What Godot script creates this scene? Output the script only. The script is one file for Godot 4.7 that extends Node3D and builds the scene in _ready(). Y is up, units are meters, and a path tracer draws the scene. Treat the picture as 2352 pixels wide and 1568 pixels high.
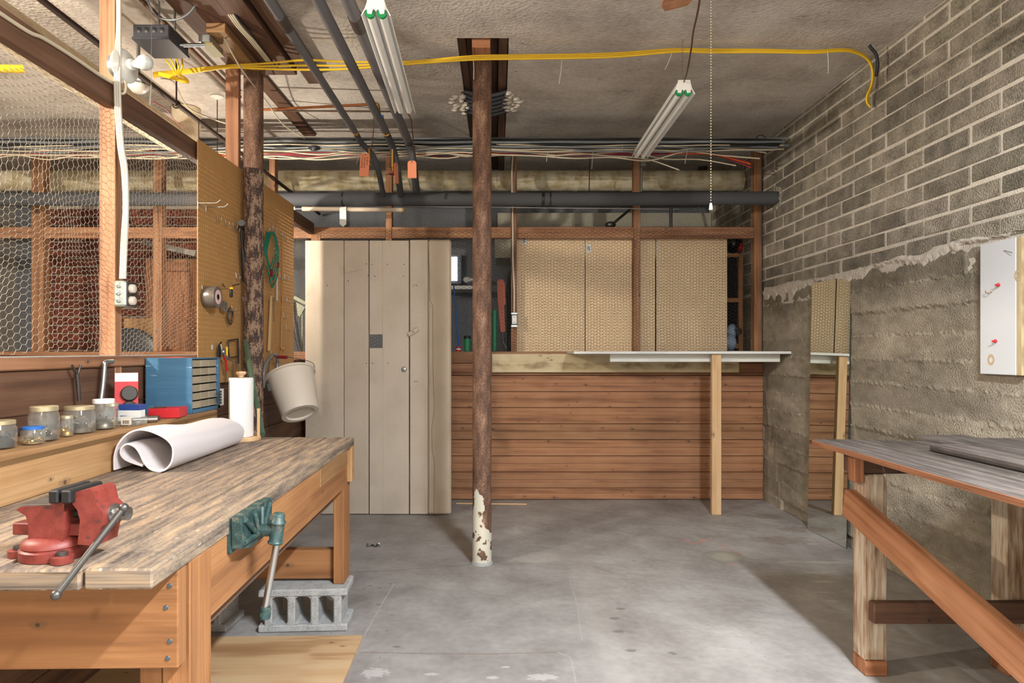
extends Node3D
# A basement workshop: camera and light first, then the structure, then the objects.
# Distances are metres. F and H come from measuring the photograph: focal length in pixels and eye height.
const F := 1530.0
const VX := 1143.0
const VY := 806.0
const H := 1.276
const CEIL := 3.07
const WX := 2.284      # right wall
const LX := -1.57      # left partition, room side
const BD := 5.71       # back partition, distance from the camera

var rng := RandomNumberGenerator.new()
var used := {}
var local_things := {}
var mats := {}

class G:
	var v := PackedVector3Array()
	var n := PackedVector3Array()
	var t := PackedVector2Array()
	var c := PackedColorArray()
	var x := Transform3D()
	var col := Color.WHITE
	var us := 1.2
	var vs := 0.3
	var uo := Vector2.ZERO
	func vert(p: Vector3, nn: Vector3, uv: Vector2) -> void:
		v.append(x * p); n.append((x.basis * nn).normalized()); t.append(uv + uo); c.append(col)
	func tri(a: Vector3, b: Vector3, d: Vector3, hint: Vector3, ua := Vector2.ZERO, ub := Vector2(.1, 0), ud := Vector2(0, .1)) -> void:
		var nn := (b - a).cross(d - a).normalized()
		if nn.dot(hint) < 0.0:
			nn = -nn
			vert(a, nn, ua); vert(b, nn, ub); vert(d, nn, ud)
		else:
			vert(a, nn, ua); vert(d, nn, ud); vert(b, nn, ub)
	func quad(a: Vector3, b: Vector3, d: Vector3, e: Vector3, hint: Vector3, ua: Vector2, ub: Vector2, ud: Vector2, ue: Vector2) -> void:
		tri(a, b, d, hint, ua, ub, ud)
		tri(a, d, e, hint, ua, ud, ue)
	func sm(a: Vector3, b: Vector3, d: Vector3, na: Vector3, nb: Vector3, nd: Vector3, ua: Vector2, ub: Vector2, ud: Vector2) -> void:
		if (b - a).cross(d - a).dot(na + nb + nd) < 0.0:
			vert(a, na, ua); vert(b, nb, ub); vert(d, nd, ud)
		else:
			vert(a, na, ua); vert(d, nd, ud); vert(b, nb, ub)
	func uvm(p: Vector3, a: int, l: int) -> Vector2:
		if a == l:
			return Vector2(p[(a + 1) % 3] * 0.12 / us, p[(a + 2) % 3] / vs)
		return Vector2(p[l] / us, p[3 - a - l] / vs)
	func box(ctr: Vector3, s: Vector3, l := 0, b := 0.0025) -> void:
		var h := s / 2.0
		b = minf(b, minf(h.x, minf(h.y, h.z)) * 0.6)
		var cv := func(sg: Vector3, a: int) -> Vector3:
			var p := Vector3(sg.x * (h.x - b), sg.y * (h.y - b), sg.z * (h.z - b))
			p[a] = sg[a] * h[a]
			return p + ctr
		for a in 3:
			var b1 := (a + 1) % 3
			var b2 := (a + 2) % 3
			for sg in [-1.0, 1.0]:
				var q := []
				for k in [[-1.0, -1.0], [1.0, -1.0], [1.0, 1.0], [-1.0, 1.0]]:
					var s3 := Vector3.ZERO
					s3[a] = sg; s3[b1] = k[0]; s3[b2] = k[1]
					q.append(cv.call(s3, a))
				var hint := Vector3.ZERO
				hint[a] = sg
				quad(q[0], q[1], q[2], q[3], hint, uvm(q[0], a, l), uvm(q[1], a, l), uvm(q[2], a, l), uvm(q[3], a, l))
			if b <= 0.0:
				continue
			for s1 in [-1.0, 1.0]:
				for s2 in [-1.0, 1.0]:
					var lo := Vector3.ZERO
					lo[a] = -1.0; lo[b1] = s1; lo[b2] = s2
					var hi := lo
					hi[a] = 1.0
					var p0: Vector3 = cv.call(lo, b1)
					var p1: Vector3 = cv.call(hi, b1)
					var p2: Vector3 = cv.call(hi, b2)
					var p3: Vector3 = cv.call(lo, b2)
					var hint2 := Vector3.ZERO
					hint2[b1] = s1; hint2[b2] = s2
					quad(p0, p1, p2, p3, hint2, uvm(p0, b1, l), uvm(p1, b1, l), uvm(p2, b1, l), uvm(p3, b1, l))
		if b > 0.0:
			for sx in [-1.0, 1.0]:
				for sy in [-1.0, 1.0]:
					for sz in [-1.0, 1.0]:
						var sg2 := Vector3(sx, sy, sz)
						var q0: Vector3 = cv.call(sg2, 0)
						tri(q0, cv.call(sg2, 1), cv.call(sg2, 2), sg2, uvm(q0, 0, l), uvm(q0, 0, l), uvm(q0, 0, l))
	func mm(x0: float, x1: float, y0: float, y1: float, d0: float, d1: float, l := 0, b := 0.0025) -> void:
		box(Vector3((x0 + x1) / 2, (y0 + y1) / 2, -(d0 + d1) / 2), Vector3(absf(x1 - x0), absf(y1 - y0), absf(d1 - d0)), l, b)
	func tube(pts: Array, r, sides := 10, caps := true) -> void:
		var m := pts.size()
		var rings := []
		var nors := []
		var up := Vector3.UP
		var run := 0.0
		var runs := []
		for i in m:
			var p: Vector3 = pts[i]
			var tg: Vector3 = ((pts[mini(i + 1, m - 1)] as Vector3) - (pts[maxi(i - 1, 0)] as Vector3)).normalized()
			if i == 0 and absf(tg.dot(up)) > 0.9:
				up = Vector3.RIGHT
			var sd := tg.cross(up).normalized()
			up = sd.cross(tg).normalized()
			if i > 0:
				run += p.distance_to(pts[i - 1])
			runs.append(run)
			var rr: float = r[i] if r is Array else r
			var ring := []
			var nor := []
			for k in sides + 1:
				var an := TAU * k / sides
				var d := sd * cos(an) + up * sin(an)
				nor.append(d)
				ring.append(p + d * rr)
			rings.append(ring); nors.append(nor)
		for i in m - 1:
			for k in sides:
				var u0: float = runs[i] / us
				var u1: float = runs[i + 1] / us
				var w0 := float(k) / sides
				var w1 := float(k + 1) / sides
				sm(rings[i][k], rings[i][k + 1], rings[i + 1][k + 1], nors[i][k], nors[i][k + 1], nors[i + 1][k + 1], Vector2(u0, w0), Vector2(u0, w1), Vector2(u1, w1))
				sm(rings[i][k], rings[i + 1][k + 1], rings[i + 1][k], nors[i][k], nors[i + 1][k + 1], nors[i + 1][k], Vector2(u0, w0), Vector2(u1, w1), Vector2(u1, w0))
		if caps:
			for e in [0, m - 1]:
				var out: Vector3 = (pts[0] - pts[1]) if e == 0 else (pts[m - 1] - pts[m - 2])
				for k in sides:
					tri(pts[e], rings[e][k], rings[e][k + 1], out, Vector2.ZERO, Vector2(.03, 0), Vector2(0, .03))
	func lathe(pr: Array, sides := 24, at := Transform3D()) -> void:
		var keep := x
		x = x * at
		var ns := []
		for i in pr.size() - 1:
			var dd: Vector2 = pr[i + 1] - pr[i]
			ns.append(Vector2(dd.y, -dd.x).normalized())
		for i in pr.size() - 1:
			var na: Vector2 = ns[i]
			var nb: Vector2 = ns[i]
			if i > 0 and ns[i - 1].dot(ns[i]) > 0.6:
				na = (ns[i - 1] + ns[i]).normalized()
			if i < ns.size() - 1 and ns[i + 1].dot(ns[i]) > 0.6:
				nb = (ns[i + 1] + ns[i]).normalized()
			var p: Vector2 = pr[i]
			var q: Vector2 = pr[i + 1]
			for k in sides:
				var a0 := TAU * k / sides
				var a1 := TAU * (k + 1) / sides
				var d0 := Vector3(cos(a0), 0, sin(a0))
				var d1 := Vector3(cos(a1), 0, sin(a1))
				var A := d0 * p.x + Vector3(0, p.y, 0)
				var B := d1 * p.x + Vector3(0, p.y, 0)
				var C := d1 * q.x + Vector3(0, q.y, 0)
				var D := d0 * q.x + Vector3(0, q.y, 0)
				var nA := d0 * na.x + Vector3(0, na.y, 0)
				var nB := d1 * na.x + Vector3(0, na.y, 0)
				var nC := d1 * nb.x + Vector3(0, nb.y, 0)
				var nD := d0 * nb.x + Vector3(0, nb.y, 0)
				var u0 := Vector2(p.y / us, float(k) / sides)
				var u1 := Vector2(p.y / us, float(k + 1) / sides)
				var u2 := Vector2(q.y / us, float(k + 1) / sides)
				var u3 := Vector2(q.y / us, float(k) / sides)
				if p.x > 1e-5:
					sm(A, B, C, nA, nB, nC, u0, u1, u2)
				if q.x > 1e-5:
					sm(A, C, D, nA, nC, nD, u0, u2, u3)
		x = keep
	func prism(poly: PackedVector2Array, z0: float, z1: float) -> void:
		# polygon in x, y of the current frame, swept from z0 to z1
		var idx := Geometry2D.triangulate_polygon(poly)
		for i in range(0, idx.size(), 3):
			for zz in [z0, z1]:
				var a := poly[idx[i]]
				var b := poly[idx[i + 1]]
				var d := poly[idx[i + 2]]
				tri(Vector3(a.x, a.y, zz), Vector3(b.x, b.y, zz), Vector3(d.x, d.y, zz), Vector3(0, 0, zz - (z0 + z1) / 2), a / vs, b / vs, d / vs)
		var s := -1.0 if Geometry2D.is_polygon_clockwise(poly) else 1.0
		var run := 0.0
		for i in poly.size():
			var a := poly[i]
			var b := poly[(i + 1) % poly.size()]
			var e := b - a
			var hint := Vector3(e.y, -e.x, 0) * s
			var r2 := run + e.length()
			quad(Vector3(a.x, a.y, z0), Vector3(b.x, b.y, z0), Vector3(b.x, b.y, z1), Vector3(a.x, a.y, z1), hint, Vector2(z0 / us, run / vs), Vector2(z0 / us, r2 / vs), Vector2(z1 / us, r2 / vs), Vector2(z1 / us, run / vs))
			run = r2
	func ball(ctr: Vector3, r: Vector3, sides := 14) -> void:
		var pr := []
		for i in 9:
			var a := -PI / 2 + PI * i / 8.0
			pr.append(Vector2(cos(a), sin(a)))
		lathe(pr, sides, Transform3D(Basis.from_scale(r), ctr))

# ---- pixels of the photograph to points of the place ----
func P(px: float, py: float, d: float) -> Vector3:
	return Vector3((px - VX) / F * d, H + (VY - py) / F * d, -d)
func PX(px: float, py: float, wx: float) -> Vector3:      # a point on the plane x = wx
	return P(px, py, F * wx / (px - VX))
func PY(px: float, py: float, wy: float) -> Vector3:      # a point on the level y = wy
	return P(px, py, F * (H - wy) / (py - VY))

# ---- naming ----
func numbered(nm: String) -> String:
	if not used.has(nm):
		used[nm] = 0
		return nm
	used[nm] += 1
	return "%s_%03d" % [nm, used[nm]]
func tag(o: Node3D, label: String, cat: String, group := "", kind := "") -> void:
	o.set_meta("label", label)
	o.set_meta("category", cat)
	if group != "": o.set_meta("group", group)
	if kind != "": o.set_meta("kind", kind)
func thing(nm: String, label: String, cat: String, at := Vector3.ZERO, basis_ = null, group := "", kind := "") -> Node3D:
	var o := Node3D.new()
	o.name = numbered(nm)
	add_child(o)
	o.position = at
	if basis_ != null:
		o.transform = Transform3D(basis_, at)
		local_things[o] = true
	tag(o, label, cat, group, kind)
	return o
func build_mesh(g: G, off: Vector3) -> ArrayMesh:
	var arr := []
	arr.resize(Mesh.ARRAY_MAX)
	if off != Vector3.ZERO:
		for i in g.v.size():
			g.v[i] -= off
	arr[Mesh.ARRAY_VERTEX] = g.v
	arr[Mesh.ARRAY_NORMAL] = g.n
	arr[Mesh.ARRAY_TEX_UV] = g.t
	arr[Mesh.ARRAY_COLOR] = g.c
	var m := ArrayMesh.new()
	m.add_surface_from_arrays(Mesh.PRIMITIVE_TRIANGLES, arr)
	return m
func root_of(p: Node) -> Node:
	while p.get_parent() != self:
		p = p.get_parent()
	return p
# a part: its shape is given in the world's axes, or in the thing's own axes when the thing is turned
func part(p: Node3D, nm: String, g: G, m: Material, label := "", kind := "") -> MeshInstance3D:
	var o := MeshInstance3D.new()
	o.name = nm
	o.mesh = build_mesh(g, Vector3.ZERO if local_things.has(root_of(p)) else p.global_position)
	o.material_override = m
	p.add_child(o, true)
	if label != "": o.set_meta("label", label)
	if kind != "": o.set_meta("kind", kind)
	return o
func solo(nm: String, label: String, cat: String, g: G, m: Material, group := "", kind := "") -> MeshInstance3D:
	var lo := g.v[0]
	var hi := g.v[0]
	for p in g.v:
		lo = lo.min(p); hi = hi.max(p)
	var at := Vector3((lo.x + hi.x) / 2, lo.y, (lo.z + hi.z) / 2)
	var o := MeshInstance3D.new()
	o.name = numbered(nm)
	o.mesh = build_mesh(g, at)
	o.material_override = m
	add_child(o)
	o.position = at
	tag(o, label, cat, group, kind)
	return o
func g0(tint := Color.WHITE, us := 1.2, vs := 0.3) -> G:
	var g := G.new()
	g.col = tint; g.us = us; g.vs = vs
	g.uo = Vector2(rng.randf(), rng.randf())
	return g
func shade(lo := 0.85, hi := 1.1) -> Color:
	var k := rng.randf_range(lo, hi)
	return Color(k * rng.randf_range(.97, 1.03), k, k * rng.randf_range(.96, 1.04))
func smooth_path(pts: Array, steps := 6) -> Array:
	var c := Curve3D.new()
	for i in pts.size():
		var a: Vector3 = pts[maxi(i - 1, 0)]
		var b: Vector3 = pts[mini(i + 1, pts.size() - 1)]
		var h := (b - a) / 6.0
		c.add_point(pts[i], -h, h)
	var out := []
	for i in pts.size() - 1:
		for k in steps:
			out.append(c.sample(i, float(k) / steps))
	out.append(pts[-1])
	return out
func frame_along(a: Vector3, b: Vector3) -> Transform3D:   # local y runs from a to b
	var y := (b - a).normalized()
	var s := Vector3.RIGHT if absf(y.x) < 0.8 else Vector3.FORWARD
	var z := s.cross(y).normalized()
	return Transform3D(Basis(y.cross(z), y, z), a)

# ---- textures ----
func noise_bytes(sd: int, freq: float, nw: int, nh: int, w: int, h: int, oct := 3, kind := FastNoiseLite.TYPE_SIMPLEX_SMOOTH) -> PackedByteArray:
	var f := FastNoiseLite.new()
	f.seed = sd; f.frequency = freq; f.fractal_octaves = oct; f.noise_type = kind
	var im := f.get_seamless_image(nw, nh)
	im.convert(Image.FORMAT_L8)
	if nw != w or nh != h:
		im.resize(w, h, Image.INTERPOLATE_CUBIC)
	return im.get_data()
func lut(cols: Array) -> PackedByteArray:
	var gr := Gradient.new()
	gr.offsets = PackedFloat32Array()
	gr.colors = PackedColorArray()
	var offs := PackedFloat32Array()
	var cc := PackedColorArray()
	for i in cols.size():
		offs.append(cols[i][0]); cc.append(cols[i][1])
	gr.offsets = offs; gr.colors = cc
	var out := PackedByteArray()
	for i in 256:
		var q := gr.sample(i / 255.0)
		out.append(int(clampf(q.r, 0, 1) * 255)); out.append(int(clampf(q.g, 0, 1) * 255)); out.append(int(clampf(q.b, 0, 1) * 255))
	return out
func ramp_image(w: int, h: int, layers: Array, cols: Array, gain := 1.0) -> Image:
	var bs := []
	var ws := []
	for l in layers:
		bs.append(noise_bytes(l[0], l[1], l[2], l[3], w, h, l[5] if l.size() > 5 else 3))
		ws.append(l[4] * gain)
	var tot := 0.0
	for l in layers: tot += l[4]
	var bias := 127.5 - 127.5 * tot * gain
	var lu := lut(cols)
	var out := PackedByteArray()
	out.resize(w * h * 3)
	var nl := bs.size()
	var b0: PackedByteArray = bs[0]
	var b1: PackedByteArray = bs[1 % nl]
	var b2: PackedByteArray = bs[2 % nl]
	var w0: float = ws[0]
	var w1: float = ws[1] if nl > 1 else 0.0
	var w2: float = ws[2] if nl > 2 else 0.0
	var o := 0
	for i in w * h:
		var k := clampi(int(bias + b0[i] * w0 + b1[i] * w1 + b2[i] * w2), 0, 255) * 3
		out[o] = lu[k]; out[o + 1] = lu[k + 1]; out[o + 2] = lu[k + 2]
		o += 3
	return Image.create_from_data(w, h, false, Image.FORMAT_RGB8, out)
func blot(im: Image, cx: float, cy: float, rx: float, ry: float, c: Color, a: float, ragged := 0.35, ring := 0.0) -> void:
	var f := FastNoiseLite.new()
	f.seed = int(cx * 13 + cy * 7)
	f.frequency = 0.9
	var w := im.get_width()
	var h := im.get_height()
	for yy in range(int(cy - ry * 1.4), int(cy + ry * 1.4) + 1):
		for xx in range(int(cx - rx * 1.4), int(cx + rx * 1.4) + 1):
			var dx := (xx - cx) / maxf(rx, .5)
			var dy := (yy - cy) / maxf(ry, .5)
			var q := sqrt(dx * dx + dy * dy) + f.get_noise_2d(dx * 2.2, dy * 2.2) * ragged
			var k := clampf((1.0 - q) * 4.0, 0.0, 1.0)
			if ring > 0.0:
				k *= clampf((q - ring) * 8.0, 0.0, 1.0)
			if k <= 0.0: continue
			var X := posmod(xx, w)
			var Y := posmod(yy, h)
			im.set_pixel(X, Y, im.get_pixel(X, Y).lerp(c, k * a))
func stroke(im: Image, pts: Array, r: float, c: Color, a: float, ragged := 0.5) -> void:
	for i in pts.size() - 1:
		var p: Vector2 = pts[i]
		var q: Vector2 = pts[i + 1]
		var n := maxi(1, int(p.distance_to(q) / maxf(r * 0.8, 1.0)))
		for k in n:
			var m := p.lerp(q, float(k) / n)
			blot(im, m.x + rng.randf_range(-.3, .3) * r, m.y + rng.randf_range(-.3, .3) * r, r, r, c, a, ragged)
func knots(im: Image, num: int, c: Color, size := 9.0) -> void:
	for i in num:
		var cx := rng.randf() * im.get_width()
		var cy := rng.randf() * im.get_height()
		var s := size * rng.randf_range(.5, 1.3)
		blot(im, cx, cy, s * 3.5, s * 1.5, c.lightened(.15), .35, .4)
		blot(im, cx, cy, s * .9, s * .8, c, .85, .3)
func tex(im: Image) -> ImageTexture:
	return ImageTexture.create_from_image(im)
func normal_tex(sd: int, freq: float, size: int, strength: float, oct := 5, nw := 0, nh := 0) -> ImageTexture:
	var f := FastNoiseLite.new()
	f.seed = sd; f.frequency = freq; f.fractal_octaves = oct
	var im := f.get_seamless_image(nw if nw else size, nh if nh else size)
	im.convert(Image.FORMAT_L8)
	if nw: im.resize(size, size, Image.INTERPOLATE_CUBIC)
	im.convert(Image.FORMAT_RGBA8)
	im.bump_map_to_normal_map(strength)
	return ImageTexture.create_from_image(im)
func mat(nm: String, c, rough := 0.8, metal := 0.0, nt = null, ns := 1.0) -> StandardMaterial3D:
	var m := StandardMaterial3D.new()
	m.resource_name = nm
	m.vertex_color_use_as_albedo = true
	if c is Color:
		m.albedo_color = c
	else:
		m.albedo_texture = c
	m.roughness = rough
	m.metallic = metal
	if nt != null:
		m.normal_enabled = true
		m.normal_texture = nt
		m.normal_scale = ns
	mats[nm] = m
	return m
func triplanar(m: StandardMaterial3D, s: float) -> StandardMaterial3D:
	m.uv1_triplanar = true
	m.uv1_world_triplanar = true
	m.uv1_scale = Vector3(s, s, s)
	return m
func rgb(r: int, g: int, b: int) -> Color:
	return Color8(r, g, b)
func M(nm: String) -> StandardMaterial3D:
	return mats[nm]

func _ready() -> void:
	rng.seed = 7
	# camera: level, lens shifted so that the vanishing point sits where the photograph has it
	var cam := Camera3D.new()
	cam.name = "camera"
	add_child(cam)
	cam.position = Vector3(0, H, 0)
	var near := 0.05
	cam.set_frustum(1568.0 / F * near, Vector2((1176.0 - VX) / F, (VY - 784.0) / F) * near, near, 40.0)
	cam.current = true
	# closed room: the environment only shows black
	var we := WorldEnvironment.new()
	we.name = "environment"
	var env := Environment.new()
	env.background_mode = Environment.BG_COLOR
	env.background_color = Color.BLACK
	env.tonemap_mode = Environment.TONE_MAPPER_LINEAR
	env.tonemap_exposure = 1.47
	env.sdfgi_enabled = true
	env.ssao_enabled = true
	env.ssil_enabled = true
	we.environment = env
	add_child(we)
	make_materials()
	# the lamps that light the place hang outside the frame; the shadows of the column, the shelf and the table lead to them; the globe is an added fill
	hanging_bulb(Vector3(-2.78, 2.5, -1.6), 0.04, 6.0, Color(1.0, .95, .88), "bare bulb hanging in the storage bay behind the wire mesh")
	strip_light(Vector3(1.066, 2.735, .32), Vector3(1.066, 2.735, -.9), "lit twin-tube strip light over the near end of the trestle table", 21.0)
	hanging_bulb(Vector3(-.5, 2.35, 1.1), 0.09, 1.4, Color(1.0, .97, .92), "added fill globe, unseen, hanging near the wall behind the viewer")  # added fill lamp without a known source, lifts the back wall and ceiling
	hanging_bulb(Vector3(-1.97, 2.1, -4.68), 0.035, 1.1, Color(1.0, .95, .88), "bare bulb hanging in the storage bay hidden behind the brown pegboards")
	structure_shell()
	structure_right_wall()
	structure_back_partition()
	structure_left_partition()
	storage_behind()
	columns_and_beams()
	pipes()
	cables()
	plank_door()
	workbench()
	trestle_table()
	shelf_counter()
	bench_things()
	pegboard_things()
	hanging_lights()
	fan()
	wall_things()
	electrical()
	floor_things()

func hanging_bulb(at: Vector3, r: float, energy: float, c: Color, label: String) -> void:
	var t := thing("hanging_bulb", label, "lamp", Vector3(at.x, at.y - r, at.z))
	var g := g0()
	g.tube([Vector3(at.x, CEIL - .001, at.z), Vector3(at.x, at.y + r + .06, at.z)], .003, 6)
	part(t, "cord", g, M("black"))
	g = g0()
	g.lathe([Vector2(0, 0), Vector2(.045, 0), Vector2(.045, .012), Vector2(.012, .03), Vector2(0, .03)], 16, Transform3D(Basis.from_euler(Vector3(PI, 0, 0)), Vector3(at.x, CEIL, at.z)))
	part(t, "ceiling_rose", g, M("porcelain"))
	g = g0()
	g.lathe([Vector2(0, 0), Vector2(.018, 0), Vector2(.02, .05), Vector2(.008, .062), Vector2(0, .062)], 14, Transform3D(Basis(), at + Vector3(0, r * .95, 0)))
	part(t, "socket", g, M("black"))
	g = g0()
	g.ball(at, Vector3(r, r, r), 18)
	var m := mat("bulb_glow%d" % mats.size(), Color(.95, .95, .95), .4)
	m.emission_enabled = true
	m.emission = c
	m.emission_energy_multiplier = 3.0
	part(t, "bulb", g, m)
	var l := OmniLight3D.new()
	l.name = "bulb_light"
	l.light_energy = energy
	l.light_color = c
	l.light_size = r
	l.omni_range = 14.0
	l.omni_attenuation = 2.0
	l.shadow_enabled = true
	t.add_child(l)
	l.position = Vector3(0, r, 0)

func wood(nm: String, sd: int, dark: Color, mid: Color, light: Color, kn := 3, gain := 1.0, rough := .75) -> StandardMaterial3D:
	var im := ramp_image(768, 192, [[sd, .02, 24, 192, .5, 3], [sd + 1, .035, 48, 192, .35, 4], [sd + 2, .012, 256, 96, .25, 3]], [[0.0, dark], [.45, mid], [1.0, light]], gain)
	knots(im, kn, dark.darkened(.35), 5.0)
	return mat(nm, tex(im), rough, 0.0, N_wood, .5)

var N_wood: ImageTexture
func make_materials() -> void:
	N_wood = normal_tex(5, .05, 256, 2.5, 4, 24, 256)
	var n_rough := normal_tex(9, .14, 512, 2.2, 3)
	var n_fine := normal_tex(10, .16, 512, 1.6, 3)
	# wood
	wood("pine_orange", 11, rgb(112, 72, 40), rgb(154, 104, 62), rgb(178, 130, 84), 5, .9)
	wood("wainscot", 21, rgb(112, 72, 46), rgb(158, 110, 76), rgb(184, 138, 102), 6, 1.0, .7)
	wood("dark_wood", 31, rgb(62, 42, 32), rgb(98, 68, 50), rgb(130, 96, 74), 1)
	wood("stud_wood", 41, rgb(108, 72, 50), rgb(158, 112, 80), rgb(192, 150, 116), 4, 1.1)
	wood("pale_pine", 51, rgb(176, 134, 92), rgb(210, 172, 128), rgb(226, 194, 154), 4, .8)
	wood("bench_back", 61, rgb(128, 92, 58), rgb(172, 132, 88), rgb(196, 158, 114), 7, .9)
	wood("old_plank", 71, rgb(62, 44, 34), rgb(96, 70, 54), rgb(126, 98, 78), 2)
	wood("rust_board", 76, rgb(116, 72, 46), rgb(160, 108, 74), rgb(190, 140, 104), 2, 1.1)
	# worn bench top: bare wood with grey dirt and paint splashes
	var im := ramp_image(1024, 256, [[81, .03, 32, 256, .45, 4], [82, .035, 160, 256, .6, 5], [83, .12, 512, 256, .35, 4]], [[0.0, rgb(80, 68, 60)], [.32, rgb(116, 101, 89)], [.55, rgb(144, 125, 106)], [.75, rgb(166, 139, 110)], [1.0, rgb(184, 158, 128)]], 1.05)
	for i in 26:
		blot(im, rng.randf() * 1024, rng.randf() * 256, rng.randf_range(2, 10), rng.randf_range(1, 3), rgb(214, 206, 196), .6, .6)
	for i in 46:
		blot(im, rng.randf() * 1024, rng.randf() * 256, rng.randf_range(2, 14), rng.randf_range(.8, 2.5), rgb(66, 56, 50), .5, .8)
	mat("bench_top", tex(im), .7, 0.0, N_wood, .8)
	im = ramp_image(1024, 256, [[85, .02, 24, 256, .6, 3], [86, .02, 128, 96, .5, 4], [87, .05, 256, 256, .2, 4]], [[0.0, rgb(52, 46, 42)], [.4, rgb(88, 81, 76)], [.7, rgb(114, 106, 100)], [1.0, rgb(140, 131, 122)]], 1.0)
	for i in 14:
		blot(im, rng.randf() * 1024, rng.randf() * 256, rng.randf_range(2, 9), rng.randf_range(1, 3), rgb(190, 188, 184), .5, .6)
	mat("grey_top", tex(im), .55, 0.0, N_wood, .8)
	# whitewashed timber with bare brown patches
	im = ramp_image(512, 256, [[91, .012, 64, 192, .55, 4], [92, .06, 64, 256, .4, 4]], [[0.0, rgb(116, 84, 62)], [.28, rgb(160, 128, 100)], [.5, rgb(196, 174, 148)], [.75, rgb(212, 196, 174)], [1.0, rgb(190, 172, 148)]], 1.1)
	mat("whitewash", tex(im), .85, 0.0, N_wood, 1.0)
	im = ramp_image(768, 384, [[95, .012, 96, 192, .8, 3], [96, .03, 48, 384, .35, 4]], [[0.0, rgb(158, 118, 80)], [.42, rgb(180, 142, 102)], [.5, rgb(192, 156, 114)], [1.0, rgb(202, 170, 130)]], 1.3)
	knots(im, 7, rgb(92, 60, 38), 3.5)
	mat("plywood", tex(im), .7)
	# painted boards of the door, dirty cream
	im = ramp_image(512, 512, [[101, .008, 256, 256, .6, 4], [102, .05, 128, 512, .12, 3], [103, .2, 512, 512, .2, 2]], [[0.0, rgb(184, 169, 150)], [.5, rgb(202, 188, 170)], [1.0, rgb(212, 199, 182)]], .8)
	for i in 60:
		blot(im, rng.randf() * 512, rng.randf() * 512, rng.randf_range(.6, 2.0), rng.randf_range(.6, 2.4), rgb(96, 80, 64), .55, .5)
	mat("door_paint", tex(im), .55, 0.0, N_wood, .08)
	im = ramp_image(768, 192, [[106, .02, 24, 192, .5, 3], [107, .03, 256, 96, .6, 4]], [[0.0, rgb(132, 112, 82)], [.45, rgb(198, 180, 142)], [1.0, rgb(214, 200, 168)]], 1.0)
	knots(im, 5, rgb(120, 96, 66), 4.0)
	mat("dirty_cream", tex(im), .65, 0.0, N_wood, .5)
	# concrete and plaster
	im = ramp_image(512, 512, [[111, .01, 512, 512, .6, 5], [112, .08, 512, 512, .45, 3]], [[0.0, rgb(112, 107, 95)], [.5, rgb(158, 151, 137)], [1.0, rgb(192, 185, 170)]], 1.2)
	triplanar(mat("block", tex(im), .95, 0.0, n_rough, 1.7), 1.1)
	im = ramp_image(512, 512, [[114, .02, 512, 512, .5, 5], [115, .1, 512, 512, .4, 3]], [[0.0, rgb(186, 177, 162)], [.5, rgb(212, 204, 190)], [1.0, rgb(224, 217, 205)]], .9)
	triplanar(mat("mortar", tex(im), .95, 0.0, n_rough, .8), 1.2)
	im = ramp_image(1024, 1024, [[117, .006, 512, 1024, .65, 5], [118, .03, 512, 1024, .4, 4], [119, .012, 96, 512, .3, 4]], [[0.0, rgb(104, 98, 84)], [.35, rgb(140, 132, 116)], [.65, rgb(164, 155, 138)], [1.0, rgb(192, 183, 165)]], 1.0)
	for i in 90:
		blot(im, rng.randf() * 1024, rng.randf() * 1024, rng.randf_range(1, 4), rng.randf_range(1, 3), rgb(70, 64, 54), .6, .6)
	triplanar(mat("poured", tex(im), .93, 0.0, normal_tex(14, .34, 512, 1.6, 3), .8), .45)
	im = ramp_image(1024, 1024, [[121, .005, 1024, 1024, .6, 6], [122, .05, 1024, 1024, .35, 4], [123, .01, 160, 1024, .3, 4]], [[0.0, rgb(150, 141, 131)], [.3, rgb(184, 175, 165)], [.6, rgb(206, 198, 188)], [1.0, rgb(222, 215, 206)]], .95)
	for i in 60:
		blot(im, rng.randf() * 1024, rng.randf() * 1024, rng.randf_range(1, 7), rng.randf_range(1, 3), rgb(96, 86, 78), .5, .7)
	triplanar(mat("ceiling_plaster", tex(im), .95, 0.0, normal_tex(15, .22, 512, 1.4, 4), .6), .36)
	triplanar(mat("grey_plaster", rgb(118, 122, 128), .9, 0.0, n_rough, 1.0), .5)
	triplanar(mat("white_plaster", rgb(200, 196, 180), .9, 0.0, n_rough, .6), .5)
	im = ramp_image(512, 512, [[131, .012, 512, 512, .6, 5], [132, .09, 512, 512, .35, 3]], [[0.0, rgb(138, 134, 130)], [.5, rgb(162, 158, 153)], [1.0, rgb(180, 177, 172)]], .9)
	triplanar(mat("concrete_plain", tex(im), .8, 0.0, n_fine, .4), .5)
	triplanar(mat("cinder", ramp_tex_cinder(), .95, 0.0, n_rough, .8), 2.2)
	im = ramp_image(512, 512, [[141, .015, 512, 512, .6, 5], [142, .09, 512, 512, .4, 3]], [[0.0, rgb(84, 44, 34)], [.5, rgb(140, 76, 58)], [1.0, rgb(176, 118, 96)]], 1.1)
	triplanar(mat("brick_red", tex(im), .9, 0.0, n_rough, 1.0), 1.4)
	# metals
	im = ramp_image(512, 512, [[151, .012, 256, 512, .7, 5], [152, .06, 512, 512, .5, 3]], [[0.0, rgb(66, 48, 40)], [.4, rgb(104, 76, 60)], [.75, rgb(136, 104, 84)], [1.0, rgb(170, 140, 114)]], 1.1)
	mat("rust_pipe", tex(im), .75, 0.15, n_fine, .6)
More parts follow.
